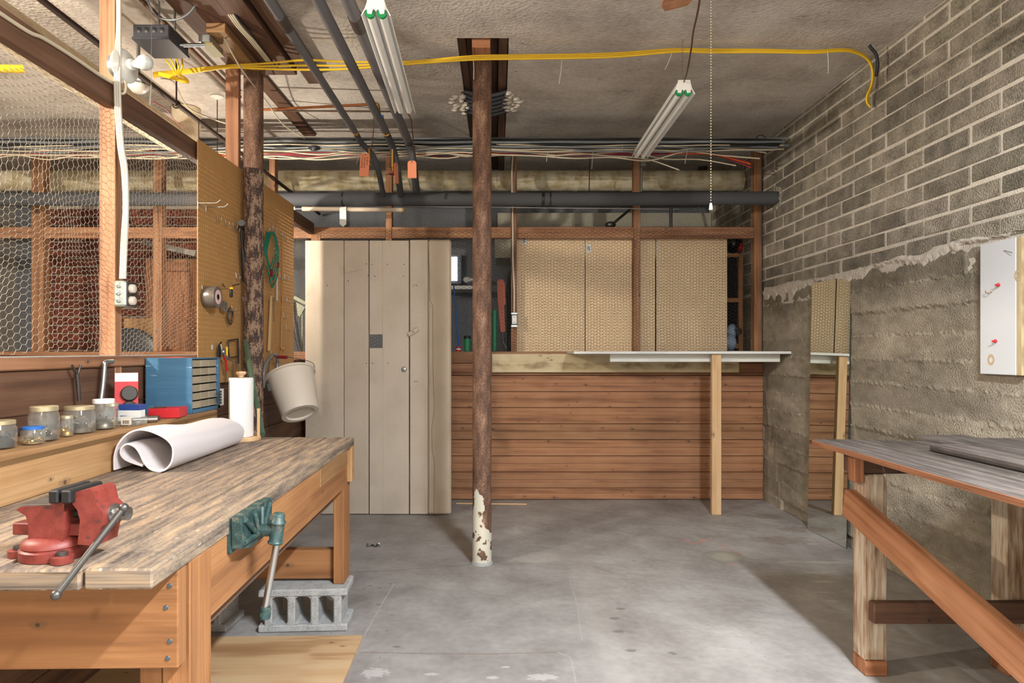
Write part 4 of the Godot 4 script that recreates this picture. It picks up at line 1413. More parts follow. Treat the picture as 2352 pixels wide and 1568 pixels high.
func cables() -> void:
	# yellow cables along the ceiling
	var yt := thing("yellow_cable_bundle", "three yellow cables tied together across the ceiling and down the block wall", "cable", P(1176, 130, 3.9))
	for k in 3:
		var o := k * 4.0 - 4.0
		var sag: float = [0.0, 8.0, 14.0][k]
		var d := 3.9 - k * .012
		var pts := [P(352, 172 + o, 3.75), P(430, 164 + o, 3.78), P(525, 153 + o * .6, 3.8 - k * .012), P(605, 150 + o + sag * .3, 3.85 - k * .012), P(700, 142 + o + sag, d), P(800, 146 + o + sag * .6, d), P(930, 145 + o * .7, d), P(1085, 133 + o, d - .02), P(1200, 131 + o, d - .03), P(1400, 127 + o, d), P(1548, 116 + o * .8, d), P(1630, 117 + o * .8, d), P(1750, 117 + o * .7, d), P(1865, 119 + o * .6, d), P(1935, 115 + o * .5, d + .02), P(1972, 122 + o * .5, d + .05), P(1996, 140 + o * .4, d + .08), P(2006 - k, 168, d + .09), P(2003 - k, 195, d + .1), P(1994 - k * 1.5, 220, d + .11), P(1993 - k, 235, d + .12), P(1999, 246, d + .12)]
		for i in pts.size():
			pts[i].x = minf(pts[i].x, WX - .02)
			pts[i].y = minf(pts[i].y, CEIL - .008)
		var gy := g0()
		gy.tube(smooth_path(pts, 6), .0062, 7)
		part(yt, "cable", gy, M("yellow"))
	var ytt := thing("yellow_tails", "looped yellow cable ends spilling from the black junction box", "cable", P(400, 190, 3.66))
	for k in 4:
		var a := k * 6.0
		var gt := g0()
		gt.tube(smooth_path([P(375 + k * 14, 130, 3.66), P(392 + k * 9, 152, 3.64), P(405 + a * .5, 170, 3.66), P(425 + a * .4, 178 + a * .4, 3.7), P(432 - a * .5, 190 - a * .4, 3.68), P(412 - a, 186 - a * .7, 3.66), P(365, 172 - a * .3, 3.7)], 5), .0045, 7)
		part(ytt, "cable_end", gt, M("yellow"))
	cable("yellow_strip", "yellow cables passing behind the mesh at the left edge", [P(-30, 157, 3.3), P(53, 158, 3.4)], .02, M("yellow"))
	# white zip ties hanging from the yellow cables
	for q in [[1087, 133, 1088, 182], [1291, 132, 1284, 193], [1544, 120, 1527, 160], [1901, 116, 1902, 170]]:
		var g := g0()
		g.tube([P(q[0], q[1], 3.88), P((q[0] + q[2]) / 2.0 + 1, (q[1] + q[3]) / 2.0, 3.88), P(q[2], q[3], 3.88)], .0022, 5)
		part(yt, "zip_tie", g, M("white"), "white zip tie tail")
	# the cable bundle under the ceiling in front of the back partition
	var nz := FastNoiseLite.new()
	nz.seed = 17; nz.frequency = .9
	var specs := [["grey", 320, 5.20, .017, 5, 1805], ["grey", 332, 5.16, .012, 8, 1812], ["grey", 340, 5.12, .010, 9, 1780], ["black", 327, 5.10, .009, 6, 1790], ["black", 336, 5.18, .008, 8, 1785], ["black", 344, 5.14, .007, 10, 1770], ["cream", 334, 5.06, .0055, 12, 1800], ["cream", 341, 5.08, .005, 14, 1800], ["cream", 350, 5.10, .0055, 22, 1760], ["cream", 357, 5.08, .0055, 26, 1745], ["cream", 356, 5.12, .005, 24, 1690], ["cream", 361, 5.10, .005, 26, 1560], ["red", 352, 5.20, .004, 14, 1722], ["red", 354, 5.22, .004, 16, 1724], ["red", 356, 5.24, .004, 18, 1726], ["orange", 350, 5.18, .0055, 24, 1724], ["grey", 356, 5.26, .009, 10, 1724], ["black", 330, 5.24, .011, 6, 1795], ["black", 322, 5.14, .012, 5, 1796], ["grey", 326, 5.07, .011, 7, 1800], ["black", 333, 5.06, .010, 7, 1790], ["grey", 338, 5.05, .008, 9, 1785], ["black", 342, 5.2, .010, 6, 1780], ["grey", 347, 5.07, .007, 10, 1760], ["cream", 346, 5.04, .0045, 12, 1780]]
	var bt := thing("cable_bundle", "thick bundle of grey, black, cream, red and orange cables tied under the ceiling", "cable", P(900, 340, 5.15))
	var col := {"grey": "cable_grey", "black": "black", "cream": "cable_cream", "red": "cable_red", "orange": "cable_orange"}
	for i in specs.size():
		var s: Array = specs[i]
		var pts := []
		var n := 22
		var x_end: float = s[5]
		for k in n:
			var px := lerpf(-40.0, x_end, float(k) / (n - 1))
			var wv: float = nz.get_noise_2d(px * .006 + i * 11.0, i * 3.0) * s[4] * .75
			var dd: float = s[2] + nz.get_noise_2d(px * .005, 50.0 + i) * .05
			var pxs: float = px
			var py: float = s[1] + wv
			if k == n - 1 and s[5] < 1730: py += 26.0
			var p := P(pxs, py, dd)
			p.y = minf(p.y, CEIL - s[3] - .012)
			p.x = minf(p.x, WX)
			pts.append(p)
		var gb := g0()
		gb.tube(smooth_path(pts, 4), s[3], 8 if s[3] > .009 else 6)
		part(bt, s[0] + "_cable", gb, M(col[s[0]]))
	# zip tie tails on the bundle
	for q in [[827, 352, 818, 378], [1258, 350, 1255, 372], [1362, 350, 1359, 388], [1579, 345, 1573, 376], [1430, 335, 1428, 348]]:
		var g := g0()
		g.tube([P(q[0], q[1], 5.02), P(q[2], q[3], 5.02)], .0022, 5)
		part(bt, "zip_tie", g, M("cable_white"))
	var gs := g0()
	gs.ball(P(722, 340, 5.05), Vector3(.05, .022, .025), 12)
	part(bt, "splice_case", gs, M("black_box"), "black splice case")
	# black loop by the right wall end of the bundle
	var lp := []
	for k in 15:
		var a := TAU * k / 14.0
		lp.append(P(1748 + cos(a) * 14, 330 + sin(a) * 20, 5.12))
	cable("black_loop", "loop of thin black cable at the wall end of the bundle", lp, .0035, M("black"))
	# white cable down the stud to the outlet on the back partition
	cable("white_cable", "white cable running down the stud to the open outlet", [P(1172, 332, 5.3), P(1178, 340, 5.4), P(1178, 360, 5.6), P(1176, 400, 5.66), P(1178, 520, 5.66), P(1178, 600, 5.67), P(1181, 660, 5.68), P(1181, 718, 5.69)], .0075, M("cable_white"))
	# white cables down the near stud
	var sct := thing("stud_cables", "three white cables clipped down the near stud to the outlet box", "cable", P(280, 640, 2.7))
	for k in 3:
		var o := k * 5.0
		var gc := g0()
		gc.tube(smooth_path([P(270 + o * .6, -20, 2.70), P(270 + o * .6, 60, 2.70), P(266 + o, 130, 2.69), P(265 + o, 220, 2.69), P(272 + o, 330, 2.70), P(281 + o, 390, 2.71), P(285 + o * .8, 470, 2.71), P(280 + o, 560, 2.71), P(277 + o, 640, 2.71)], 6), .0055, 8)
		part(sct, "cable", gc, M("cable_white"))
	cable("beam_cable", "pale cable stapled along the top plate of the mesh partition", [PX(-60, -10, LX + .006), PX(60, 70, LX + .006), PX(100, 88, LX + .006), PX(170, 132, LX + .006), PX(225, 170, LX + .006), PX(262, 192, LX + .01)], .007, M("cable_cream"))
	cable("loop_wire", "loose grey wire loop hanging under the ceiling at the top", [P(330, -20, 3.2), P(350, 25, 3.25), P(372, 43, 3.3), P(405, 45, 3.3), P(435, 30, 3.3), P(455, 0, 3.3), P(460, -20, 3.3)], .005, M("cable_grey"))
	cable("drape_wire", "pale wire drooping from the ceiling past the flaking column", [P(462, -15, 3.4), P(500, 60, 3.5), P(540, 135, 3.6), P(570, 180, 3.8), P(610, 230, 4.2), P(650, 285, 4.8), P(700, 318, 5.1)], .0045, M("cable_cream"))
	cable("beam_wire", "black cable lying along the dark ceiling beam", [P(512, -15, 3.25), P(545, 40, 3.4), P(572, 70, 3.5), P(600, 110, 3.7), P(640, 160, 4.0)], .006, M("black"))
	var tct := thing("tan_cables", "three tan cables stapled along the dark ceiling beam", "cable", P(560, 80, 3.5))
	for k in 3:
		var gt := g0()
		gt.tube(smooth_path([P(495 + k * 6, -15, 3.25), P(540 + k * 5, 55, 3.45), P(575 + k * 5, 95, 3.6), P(612 + k * 4, 140, 3.85)], 5), .0055, 7)
		part(tct, "cable", gt, M("cable_cream"))
	cable("red_wire", "thin red wire looping behind the ring hanger", [P(350, 232, 3.7), P(380, 250, 3.8), P(400, 275, 3.95), P(420, 292, 4.1)], .003, M("cable_red"))
	cable("ceiling_wire", "grey wire running along the ceiling behind the ring hanger", [P(370, 180, 3.9), P(400, 190, 4.0), P(430, 245, 4.2), P(480, 270, 4.4), P(524, 285, 4.5)], .005, M("cable_cream"))
	# black stub in the ceiling by the flaking beam and at the right wall
	cable("black_stub", "short black cable stub poking out of the ceiling", [P(572, 58, 3.62), P(600, 58, 3.66), P(618, 52, 3.7), P(624, 46, 3.72)], .008, M("black"))
	cable("black_drop", "short black cable dropping from a ceiling hole beside the yellow bend", [P(1996, 104, 3.85), P(2002, 112, 3.85), P(2012, 125, 3.85), P(2016, 150, 3.86), P(2012, 175, 3.87)], .009, M("black"))

func plank_door() -> void:
	var d := 5.19
	var t := thing("door_1", "cream painted plank door with a square hole and a turn button", "door", P(868, 1182, d), null, "", "structure")
	var g: G
	var topy := P(0, 552, d).y
	var fl := .006
	var xs := [[701, 789.4, 0.0], [790.4, 846.3, .002], [848.6, 939.0, 0.0], [941.6, 983.2, -.004], [984.0, 1036, -.016]]
	for i in xs.size():
		g = g0([Color(.97, .95, .92), Color(.93, .91, .9), Color.WHITE, Color(.98, .97, .95), Color(.97, .96, .93)][i], .8, .8)
		var x0 := P(xs[i][0], 0, d).x
		var x1 := P(xs[i][1], 0, d).x
		var f: float = d + xs[i][2]
		if i == 2:
			var hx := P(878.5, 0, d).x
			var y0 := P(0, 799, d).y
			var y1 := P(0, 768, d).y
			g.mm(hx, x1, fl, topy, f, f + .04, 1, .003)
			g.mm(x0, hx, fl, y0, f, f + .04, 1, .003)
			g.mm(x0, hx, y1, topy, f, f + .04, 1, .003)
		else:
			g.mm(x0, x1, fl, topy + [0.0, .0, .0, .004, .004][i], f, f + (.06 if i == 4 else .04), 1, .004 if i < 4 else .012)
		part(t, "plank", g, M("door_paint"))
	for yy in [.25, 1.0, 1.95]:
		g = g0(Color(.9, .88, .86), .8, .8)
		g.mm(P(705, 0, d).x, P(1030, 0, d).x, yy, yy + .13, d + .047, d + .07, 0)
		part(t, "batten", g, M("door_paint"))
	# turn button, screw, knob, hinge
	var c := P(949, 762, d - .02)
	g = g0(Color(.95, .93, .9), .8, .8)
	g.x = Transform3D(Basis(Vector3(0, 0, 1), .55), c)
	g.box(Vector3.ZERO, Vector3(.092, .034, .022), 0, .005)
	var tb := part(t, "turn_button", g, M("door_paint"), "wooden turn button across the door gap")
	g = g0()
	g.x = Transform3D(Basis(Vector3.RIGHT, PI / 2), c + Vector3(0, 0, .011))
	g.lathe([Vector2(0, .002), Vector2(.004, .001), Vector2(.005, 0)], 10)
	part(tb, "screw", g, M("steel_dark"))
	c = P(928, 848, d - .002)
	g = g0()
	g.x = Transform3D(Basis(Vector3.RIGHT, PI / 2), c)
	g.lathe([Vector2(.021, 0), Vector2(.02, .006), Vector2(.016, .009), Vector2(.012, .01), Vector2(0, .01)], 20)
	var lk := part(t, "lock_rose", g, M("galvanised"), "round metal lock rose")
	g = g0()
	g.box(c + Vector3(0, 0, .011), Vector3(.004, .012, .003), 1, .001)
	part(lk, "keyhole", g, M("black"))
	g = g0(Color(.9, .88, .85), .8, .8)
	g.box(P(785, 619, d - .003), Vector3(.026, .075, .006), 1, .001)
	g.x = Transform3D(Basis(), P(792, 619, d - .003))
	g.prism(PackedVector2Array([Vector2(0, -.022), Vector2(.1, -.008), Vector2(.105, 0), Vector2(.1, .008), Vector2(0, .022)]), -.002, .003)
	part(t, "strap_hinge", g, M("door_paint"), "painted-over strap hinge")
	# dirt marks: nails
	for q in [[800, 645], [841, 606], [846, 632], [855, 607], [890, 607], [928, 607], [861, 634], [927, 634], [951, 655], [957, 655], [953, 876], [958, 876], [994, 655], [841, 834], [855, 834], [891, 834], [752, 655]]:
		g = g0()
		g.x = Transform3D(Basis(Vector3.RIGHT, PI / 2), P(q[0], q[1], d - (.012 if q[0] > 984 else .004 if q[0] > 940 else 0)))
		g.lathe([Vector2(.004, 0), Vector2(.003, .0012), Vector2(0, .0015)], 8)
		part(t, "nail_head", g, M("rust_dark"))
	# long crack in the last plank
	g = g0(Color(.3, .3, .3))
	var cr := [P(984, 553, d), P(985, 600, d), P(988, 690, d), P(994, 700, d), P(995, 850, d), P(998, 940, d), P(992, 985, d), P(993, 1030, d), P(998, 1060, d), P(998, 1110, d), P(997, 1180, d)]
	for i in cr.size():
		cr[i].z = -(d - .0162)
	g.tube(cr, .0011, 4)
	part(t, "crack", g, M("black"), "dark wandering crack")

func workbench() -> void:
	# own axes: origin at the near right corner on the floor, x to the room, -z away
	var t := thing("workbench", "worn wooden workbench with a paint-splashed plank top and orange pine frame", "workbench", Vector3(-.655, 0, -1.26), Basis(Vector3.UP, deg_to_rad(1.0)))
	var g: G
	var ty := .864
	for b in [[-.129, 0.0], [-.287, -.134], [-.461, -.292], [-.645, -.466]]:
		g = g0(shade(.88, 1.0))
		g.box(Vector3((b[0] + b[1]) / 2, ty - .02 + rng.randf_range(-.001, .001), -.97), Vector3(b[1] - b[0], .04, 1.945 + rng.randf_range(-.012, .0)), 2, .004)
		part(t, "top_plank", g, M("bench_top"))
	# aprons
	g = g0(Color(.86, .84, .8))
	g.box(Vector3(-.32, .721, -.14), Vector3(.63, .205, .04), 0)
	var ap := part(t, "end_apron", g, M("pine_orange"))
	for q in [[-.022, .79], [-.03, .745], [-.022, .675], [-.026, .64]]:
		g = g0()
		g.x = Transform3D(Basis(Vector3.RIGHT, PI / 2), Vector3(q[0], q[1], -.12))
		g.lathe([Vector2(.0055, 0), Vector2(.0045, .002), Vector2(0, .0025)], 10)
		part(ap, "screw", g, mat("screw_blue", rgb(96, 108, 116), .4, .7) if not mats.has("screw_blue") else M("screw_blue"))
	g = g0(Color.WHITE)
	g.box(Vector3(-.025, .742, -1.03), Vector3(.04, .165, 1.5), 2)
	part(t, "side_apron", g, M("pine_orange"))
	g = g0(Color(.7, .65, .6))
	g.box(Vector3(-.03, .786, -1.55), Vector3(.055, .07, .5), 2)
	part(t, "side_cleat", g, M("bench_back"))
	g = g0(Color(.8, .8, .8))
	g.box(Vector3(-.32, .742, -1.86), Vector3(.56, .165, .04), 0)
	part(t, "end_apron", g, M("pine_orange"))
	# legs: near pair on the floor, far pair on the block
	g = g0(Color.WHITE)
	g.box(Vector3(-.032, .4195, -.225), Vector3(.06, .809, .11), 1)
	part(t, "leg", g, M("pine_orange"))
	g = g0(Color(.8, .8, .8))
	g.box(Vector3(-.085, .31, -.21), Vector3(.045, .59, .09), 1)
	part(t, "leg", g, M("pine_orange"))
	g = g0(Color(.9, .9, .9))
	g.box(Vector3(-.6, .4195, -.225), Vector3(.06, .809, .1), 1)
	part(t, "leg", g, M("pine_orange"))
	g = g0(Color.WHITE)
	g.box(Vector3(-.05, .51, -1.895), Vector3(.05, .628, .13), 1)
	part(t, "leg", g, M("pine_orange"))
	g = g0(Color.WHITE)
	g.box(Vector3(-.045, .74, -1.93), Vector3(.085, .17, .06), 1)
	part(t, "leg_cleat", g, M("bench_back"))
	g = g0(Color(.9, .9, .9))
	g.box(Vector3(-.6, .51, -1.895), Vector3(.05, .628, .12), 1)
	part(t, "leg", g, M("pine_orange"))
	# stretchers and the dark board under the apron
	g = g0(Color.WHITE)
	g.box(Vector3(-.325, .277, -1.89), Vector3(.495, .138, .045), 0)
	part(t, "stretcher", g, M("pine_orange"))
	g = g0(Color.WHITE)
	g.box(Vector3(-.32, .63, -.95), Vector3(.52, .024, 1.5), 2)
	part(t, "under_shelf", g, M("old_plank"))
	g = g0(Color.WHITE)
	g.box(Vector3(-.055, .63, -.95), Vector3(.02, .05, 1.5), 2)
	part(t, "shelf_edge", g, M("old_plank"))
	# backboard and ledge behind the top
	g = g0(Color.WHITE)
	g.box(Vector3(-.657, .925, -.9), Vector3(.022, .125, 2.05), 2)
	part(t, "backboard", g, M("bench_back"))
	g = g0(Color(.82, .8, .78))
	g.box(Vector3(-.772, .982, -.9), Vector3(.252, .032, 2.05), 2, .003)
	part(t, "ledge", g, M("bench_back"))

func trestle_table() -> void:
	var t := thing("trestle_table", "old timber table with loose grey planks and a diagonal brace along the right wall", "table", Vector3(1.8, 0, -1.9))
	var g: G
	# top planks, loose and uneven: x0, x1, bottom, thickness, far end
	var top := [[1.335, 1.50, .878, .024, 2.83], [1.505, 1.615, .879, .023, 2.825], [1.62, 1.80, .902, .026, 2.50], [1.622, 1.80, .878, .022, 2.80], [1.805, 2.0, .893, .024, 2.86], [2.005, 2.24, .89, .024, 2.78]]
	for q in top:
		g = g0(shade(.85, 1.0))
		g.mm(q[0], q[1], q[2], q[2] + q[3], .75, q[4], 2, .004)
		part(t, "top_plank", g, M("grey_top"))
	g = g0(Color(.7, .64, .6))
	g.mm(1.331, 1.3348, .879, .899, .76, 2.82, 2, .001)
	part(t, "raw_edge", g, M("rust_board"), "raw reddish plank edge")
	# end frames: far one in view, near one outside
	for e in [2.62, 1.0]:
		for lx in [1.442, 2.0]:
			g = g0(shade(.92, 1.0), .6, .4)
			g.mm(lx, lx + .092, .058, .79, e, e + .085, 1, .006)
			var leg := part(t, "leg", g, M("whitewash"))
			g = g0(Color(1, .95, .92))
			g.mm(lx + .002, lx + .088, 0, .057, e - .008, e + .09, 0, .004)
			part(leg, "foot_block", g, M("rust_board"), "reddish wooden foot block")
		g = g0(Color(.85, .8, .78))
		g.mm(1.405, 2.18, .792, .876, e + .005, e + .09, 0, .005)
		part(t, "bearer", g, M("old_plank"))
		g = g0(Color(.95, .86, .82))
		g.mm(1.40, 1.4425, .76, .872, e - .004, e + .045, 1, .005)
		part(t, "bearer_cleat", g, M("rust_board"))
		g = g0(Color(.95, .85, .8))
		g.mm(1.455, 2.2, .22, .30, e - .045, e - .002, 0, .005)
		part(t, "stretcher", g, M("old_plank"))
	# diagonal brace
	var a := Vector3(1.42, .665, -2.70)
	var b := Vector3(1.42, .31, -1.25)
	g = g0(Color(1, .98, .95))
	var dir := (b - a).normalized()
	var up := Vector3.RIGHT.cross(dir).normalized()
	if up.y < 0: up = -up
	g.x = Transform3D(Basis(Vector3.RIGHT, up, dir), (a + b) / 2)
	g.box(Vector3.ZERO, Vector3(.04, .115, a.distance_to(b)), 2, .004)
	part(t, "brace", g, M("rust_board"), "reddish diagonal brace")

func shelf_counter() -> void:
	var t := thing("shelf_counter", "long white shelf board propped on one pine leg against the partition", "shelf", Vector3(1.45, 0, -5.4))
	var g := g0(Color(.96, .96, .96))
	g.mm(.59, 2.278, 1.254, 1.274, 5.16, 5.67, 0, .003)
	part(t, "board", g, M("white"))
	g = g0(Color(.96, .95, .9))
	g.mm(.89, 2.24, 1.19, 1.2535, 5.28, 5.31, 0, .003)
	part(t, "apron", g, M("white"), "white batten under the board")
	g = g0(Color(.95, .95, .95))
	g.mm(1.672, 1.744, 0, 1.253, 5.19, 5.23, 1, .003)
	part(t, "leg", g, M("pale_pine"), "pale pine leg")
	g = g0()
	g.mm(1.58, 2.1, 1.2745, 1.2785, 5.45, 5.49, 0, .001)
	solo("metal_strip", "thin metal strip lying on the white shelf", "strip", g, M("steel"))
	# pegboards behind the back mesh
	var d := 5.81
	for q in [[1181, 1343, 1.27, "plain tan pegboard behind the mesh next to the white cable"], [1345, 1504.5, 1.27, "middle tan pegboard behind the mesh with a white sticker"], [1507.5, 1670, 1.27, "tan pegboard behind the mesh beside the glazed cabinet"]]:
		var x0 := P(q[0], 0, d).x
		var x1 := P(q[1], 0, d).x
		var y1 := P(0, 538, d).y
		t = thing("tan_pegboard", q[3], "pegboard", Vector3((x0 + x1) / 2, q[2], -d))
		var gg := pegboard(Vector3(x0, q[2], -d), Vector3.RIGHT, Vector3.UP, x1 - x0, y1 - q[2], .005, Color.WHITE, .004)
		part(t, "perforated_sheet", gg, M("pegboard_tan"))
		var st := []
		if q[0] == 1181: st = [[1204, 553, .045, .05]]
		if q[0] == 1345: st = [[1352, 570, .045, .072]]
		if q[0] == 1507.5: st = [[1510, 567, .012, .07]]
		for s in st:
			g = g0()
			var c := P(s[0], s[1], d - .008)
			g.box(c, Vector3(s[2], s[3], .001), 0, 0)
			var sk := part(t, "sticker", g, M("white"), "white printed sticker")
			if s[2] > .02:
				for k in 3:
					g = g0()
					g.box(c + Vector3(-.002 + k * .001, .012 - k * .012, .0008), Vector3(s[2] * .6, .006, .0006), 0, 0)
					part(sk, "print", g, M("crystal"))

func jar(at: Vector3, r: float, h: float, lid: Material, fill: Material, fh: float, label: String, group := "jars on the bench ledge") -> void:
	var t := thing("glass_jar", label, "jar", at, null, group)
	var g := g0()
	var X := Transform3D(Basis(), at)
	g.lathe([Vector2(0, .002), Vector2(r * .88, .002), Vector2(r, .008), Vector2(r, h * .72), Vector2(r * .86, h * .84), Vector2(r * .86, h * .98)], 22, X)
	part(t, "glass", g, M("jar_glass"))
	g = g0()
	g.lathe([Vector2(r * .9, h * .86), Vector2(r * .92, h * .86), Vector2(r * .92, h * .985), Vector2(r * .86, h), Vector2(0, h)], 22, X)
	part(t, "lid", g, lid)
	g = g0()
	var n := 34
	for i in n:
		var a := rng.randf() * TAU
		var q := sqrt(rng.randf()) * r * .72
		var y := .008 + rng.randf() * fh * (1.2 - q / r)
		var p := at + Vector3(cos(a) * q, y, sin(a) * q)
		var dv := Vector3(rng.randf_range(-1, 1), rng.randf_range(-.5, .5), rng.randf_range(-1, 1)).normalized() * r * .17
		g.tube([p - dv, p + dv * .6, p + dv * .61, p + dv], [.0016, .0016, .0035, .003], 6)
	g.lathe([Vector2(0, .004), Vector2(r * .86, .004), Vector2(r * .86, fh * .4), Vector2(r * .4, fh * .7), Vector2(0, fh * .75)], 14, X)
	part(t, "screw_fill", g, fill, "loose screws", "stuff")

func text_part(p: Node3D, s: String, xf: Transform3D, size: float, m: Material, nm := "lettering") -> void:
	var tm := TextMesh.new()
	tm.text = s
	var sf := SystemFont.new()
	sf.font_names = PackedStringArray(["Droid Sans"])
	sf.font_weight = 700
	tm.font = sf
	tm.font_size = 32
	tm.pixel_size = size / 32.0
	tm.depth = .0006
	tm.curve_step = 4
	var o := MeshInstance3D.new()
	o.name = nm
	o.mesh = tm
	o.material_override = m
	p.add_child(o, true)
	o.transform = xf

func sheet(prof: Array, th: float, secs: Array, g: G) -> void:
	# a thick sheet whose cross-section is the polyline prof, placed at each transform of secs
	var n := prof.size()
	var nrm := []
	for i in n:
		var d: Vector2 = (prof[mini(i + 1, n - 1)] as Vector2) - (prof[maxi(i - 1, 0)] as Vector2)
		nrm.append(Vector2(-d.y, d.x).normalized())
	for s in secs.size() - 1:
		var A: Transform3D = secs[s]
		var B: Transform3D = secs[s + 1]
		for i in n - 1:
			for side in [1.0, -1.0]:
				var q := []
				var nn := []
				for c in [[A, i], [A, i + 1], [B, i + 1], [B, i]]:
					var p2: Vector2 = prof[c[1]]
					var v2: Vector2 = nrm[c[1]]
					var p3: Vector2 = p2 + v2 * side * th / 2
					var tf: Transform3D = c[0]
					q.append(tf * Vector3(p3.x, p3.y, 0))
					nn.append((tf.basis * Vector3(v2.x, v2.y, 0)).normalized() * side)
				g.sm(q[0], q[1], q[2], nn[0], nn[1], nn[2], Vector2.ZERO, Vector2.ZERO, Vector2.ZERO)
				g.sm(q[0], q[2], q[3], nn[0], nn[2], nn[3], Vector2.ZERO, Vector2.ZERO, Vector2.ZERO)
	for e in [secs[0], secs[-1]]:
		var tf: Transform3D = e
		for i in n - 1:
			var a: Vector2 = prof[i]
			var b: Vector2 = prof[i + 1]
			var va: Vector2 = nrm[i] * th / 2
			var vb: Vector2 = nrm[i + 1] * th / 2
			g.quad(tf * Vector3(a.x + va.x, a.y + va.y, 0), tf * Vector3(b.x + vb.x, b.y + vb.y, 0), tf * Vector3(b.x - vb.x, b.y - vb.y, 0), tf * Vector3(a.x - va.x, a.y - va.y, 0), Vector3(0, 0, 1), Vector2.ZERO, Vector2.ZERO, Vector2.ZERO, Vector2.ZERO)

func bench_things() -> void:
	var g: G
	var t: Node3D
	var by := .8645
	# red bench vise, own axes: x along the screw
	t = thing("bench_vise", "red cast iron bench vise on the near end of the workbench", "vise", Vector3(-.895, by, -1.345), Basis(Vector3.UP, -.06))
	g = g0()
	g.lathe([Vector2(0, 0), Vector2(.06, 0), Vector2(.061, .018), Vector2(.056, .022), Vector2(.058, .024), Vector2(.056, .034), Vector2(.04, .042), Vector2(0, .042)], 32)
	for a in [[-.066, .01], [.05, .045], [.0, -.062]]:
		g.lathe([Vector2(0, 0), Vector2(.02, 0), Vector2(.02, .013), Vector2(0, .015)], 16, Transform3D(Basis(), Vector3(a[0], 0, a[1])))
	var bs := part(t, "swivel_base", g, M("vise_red"))
	for a in [[-.066, .01], [.05, .045]]:
		g = g0()
		g.lathe([Vector2(.011, .013), Vector2(.011, .021), Vector2(0, .021)], 6, Transform3D(Basis(), Vector3(a[0], 0, a[1])))
		part(bs, "bolt", g, M("steel_dark"))
	g = g0()
	g.prism(PackedVector2Array([Vector2(-.03, .036), Vector2(.04, .036), Vector2(.045, .06), Vector2(.044, .112), Vector2(.03, .128), Vector2(.018, .124), Vector2(.016, .106), Vector2(-.045, .104), Vector2(-.055, .098), Vector2(-.035, .086), Vector2(-.03, .07)]), -.032, .032)
	part(t, "fixed_body", g, M("vise_red"))
	g = g0()
	g.prism(PackedVector2Array([Vector2(-.052, .104), Vector2(.014, .107), Vector2(.014, .110), Vector2(-.05, .108)]), -.028, .028)
	part(t, "anvil_face", g, M("steel"))
	g = g0()
	g.box(Vector3(.0, .055, 0), Vector3(.155, .024, .03), 0, .002)
	part(t, "slide_bar", g, M("vise_red"))
	g = g0()
	var sp := []
	var sr := []
	for i in 60:
		sp.append(Vector3(-.056 + i * .0023, .084, 0))
		sr.append(.0085 if i % 2 else .0068)
	g.tube(sp, sr, 12)
	part(t, "screw", g, M("iron_black"))
	g = g0()
	g.prism(PackedVector2Array([Vector2(.073, .032), Vector2(.11, .03), Vector2(.116, .06), Vector2(.124, .07), Vector2(.124, .098), Vector2(.112, .11), Vector2(.106, .136), Vector2(.098, .142), Vector2(.065, .134), Vector2(.062, .112), Vector2(.072, .1), Vector2(.078, .08)]), -.034, .034)
	part(t, "sliding_jaw", g, M("vise_red"))
	for jx in [.034, .059]:
		g = g0()
		g.box(Vector3(jx, .128, 0), Vector3(.02, .026, .1), 2, .003)
		part(t, "jaw_plate", g, M("iron_black"), "dark steel jaw plate")
	g = g0()
	g.lathe([Vector2(.02, 0), Vector2(.02, .006), Vector2(.013, .008), Vector2(.0135, .034), Vector2(.0, .036)], 20, Transform3D(Basis(Vector3(0, 0, 1), -PI / 2), Vector3(.122, .086, 0)))
	part(t, "screw_hub", g, M("steel"))
	g = g0()
	var ha := Vector3(.153, .1, .012)
	var hb := Vector3(.088, -.038, .112)
	g.tube([ha, hb], .0062, 12)
	g.ball(ha, Vector3(.0095, .0095, .0095), 12)
	g.ball(hb, Vector3(.0095, .0095, .0095), 12)
	part(t, "tommy_bar", g, M("steel_dark"))
	# green woodworking vise on the side of the bench
	t = thing("wood_vise", "green woodworking vise with a long steel bar on the side of the workbench", "vise", Vector3(-.62, .62, -1.75))
	g = g0()
	g.mm(-.684, -.655, .775, .862, 1.64, 1.86, 2, .004)
	part(t, "rear_jaw", g, M("vise_green"))
	g = g0()
	g.x = Transform3D(Basis(Vector3(0, 0, -1), Vector3.UP, Vector3.RIGHT), Vector3(-.645, 0, -1.75))
	g.prism(PackedVector2Array([Vector2(-.115, .868), Vector2(.115, .868), Vector2(.11, .80), Vector2(.06, .775), Vector2(-.05, .775), Vector2(-.112, .79)]), -.008, .014)
	for rb in [[-.09, .855, -.02, .80], [.09, .855, .02, .80], [-.03, .86, -.01, .80], [.03, .86, .01, .80], [-.1, .80, .1, .80]]:
		g.tube([Vector3(rb[0], rb[1], .016), Vector3(rb[2], rb[3], .022)], .007, 8)
	part(t, "front_jaw", g, M("vise_green"))
	g = g0(Color(.8, .8, .8))
	g.x = Transform3D(Basis(Vector3(0, 0, 1), -PI / 2), Vector3(-.632, .807, -1.745))
	g.tube([Vector3(0, 0, 0), Vector3(0, .045, 0)], .016, 14)
	part(t, "screw_boss", g, M("vise_green"))
	var hc := Vector3(-.577, .807, -1.742)
	g = g0()
	g.lathe([Vector2(0, -.034), Vector2(.019, -.034), Vector2(.021, -.03), Vector2(.017, -.026), Vector2(.0175, .018), Vector2(.021, .02), Vector2(.021, .024), Vector2(.016, .028), Vector2(.016, .042), Vector2(.013, .046), Vector2(0, .046)], 22, Transform3D(Basis(Vector3(0, 0, 1), -.12), hc))
	part(t, "handle_hub", g, M("vise_green"))
	g = g0()
	var hd := hc + Vector3(-.026, -.205, .02)
	g.tube([hc + Vector3(.0, -.03, 0), hd], .0088, 14)
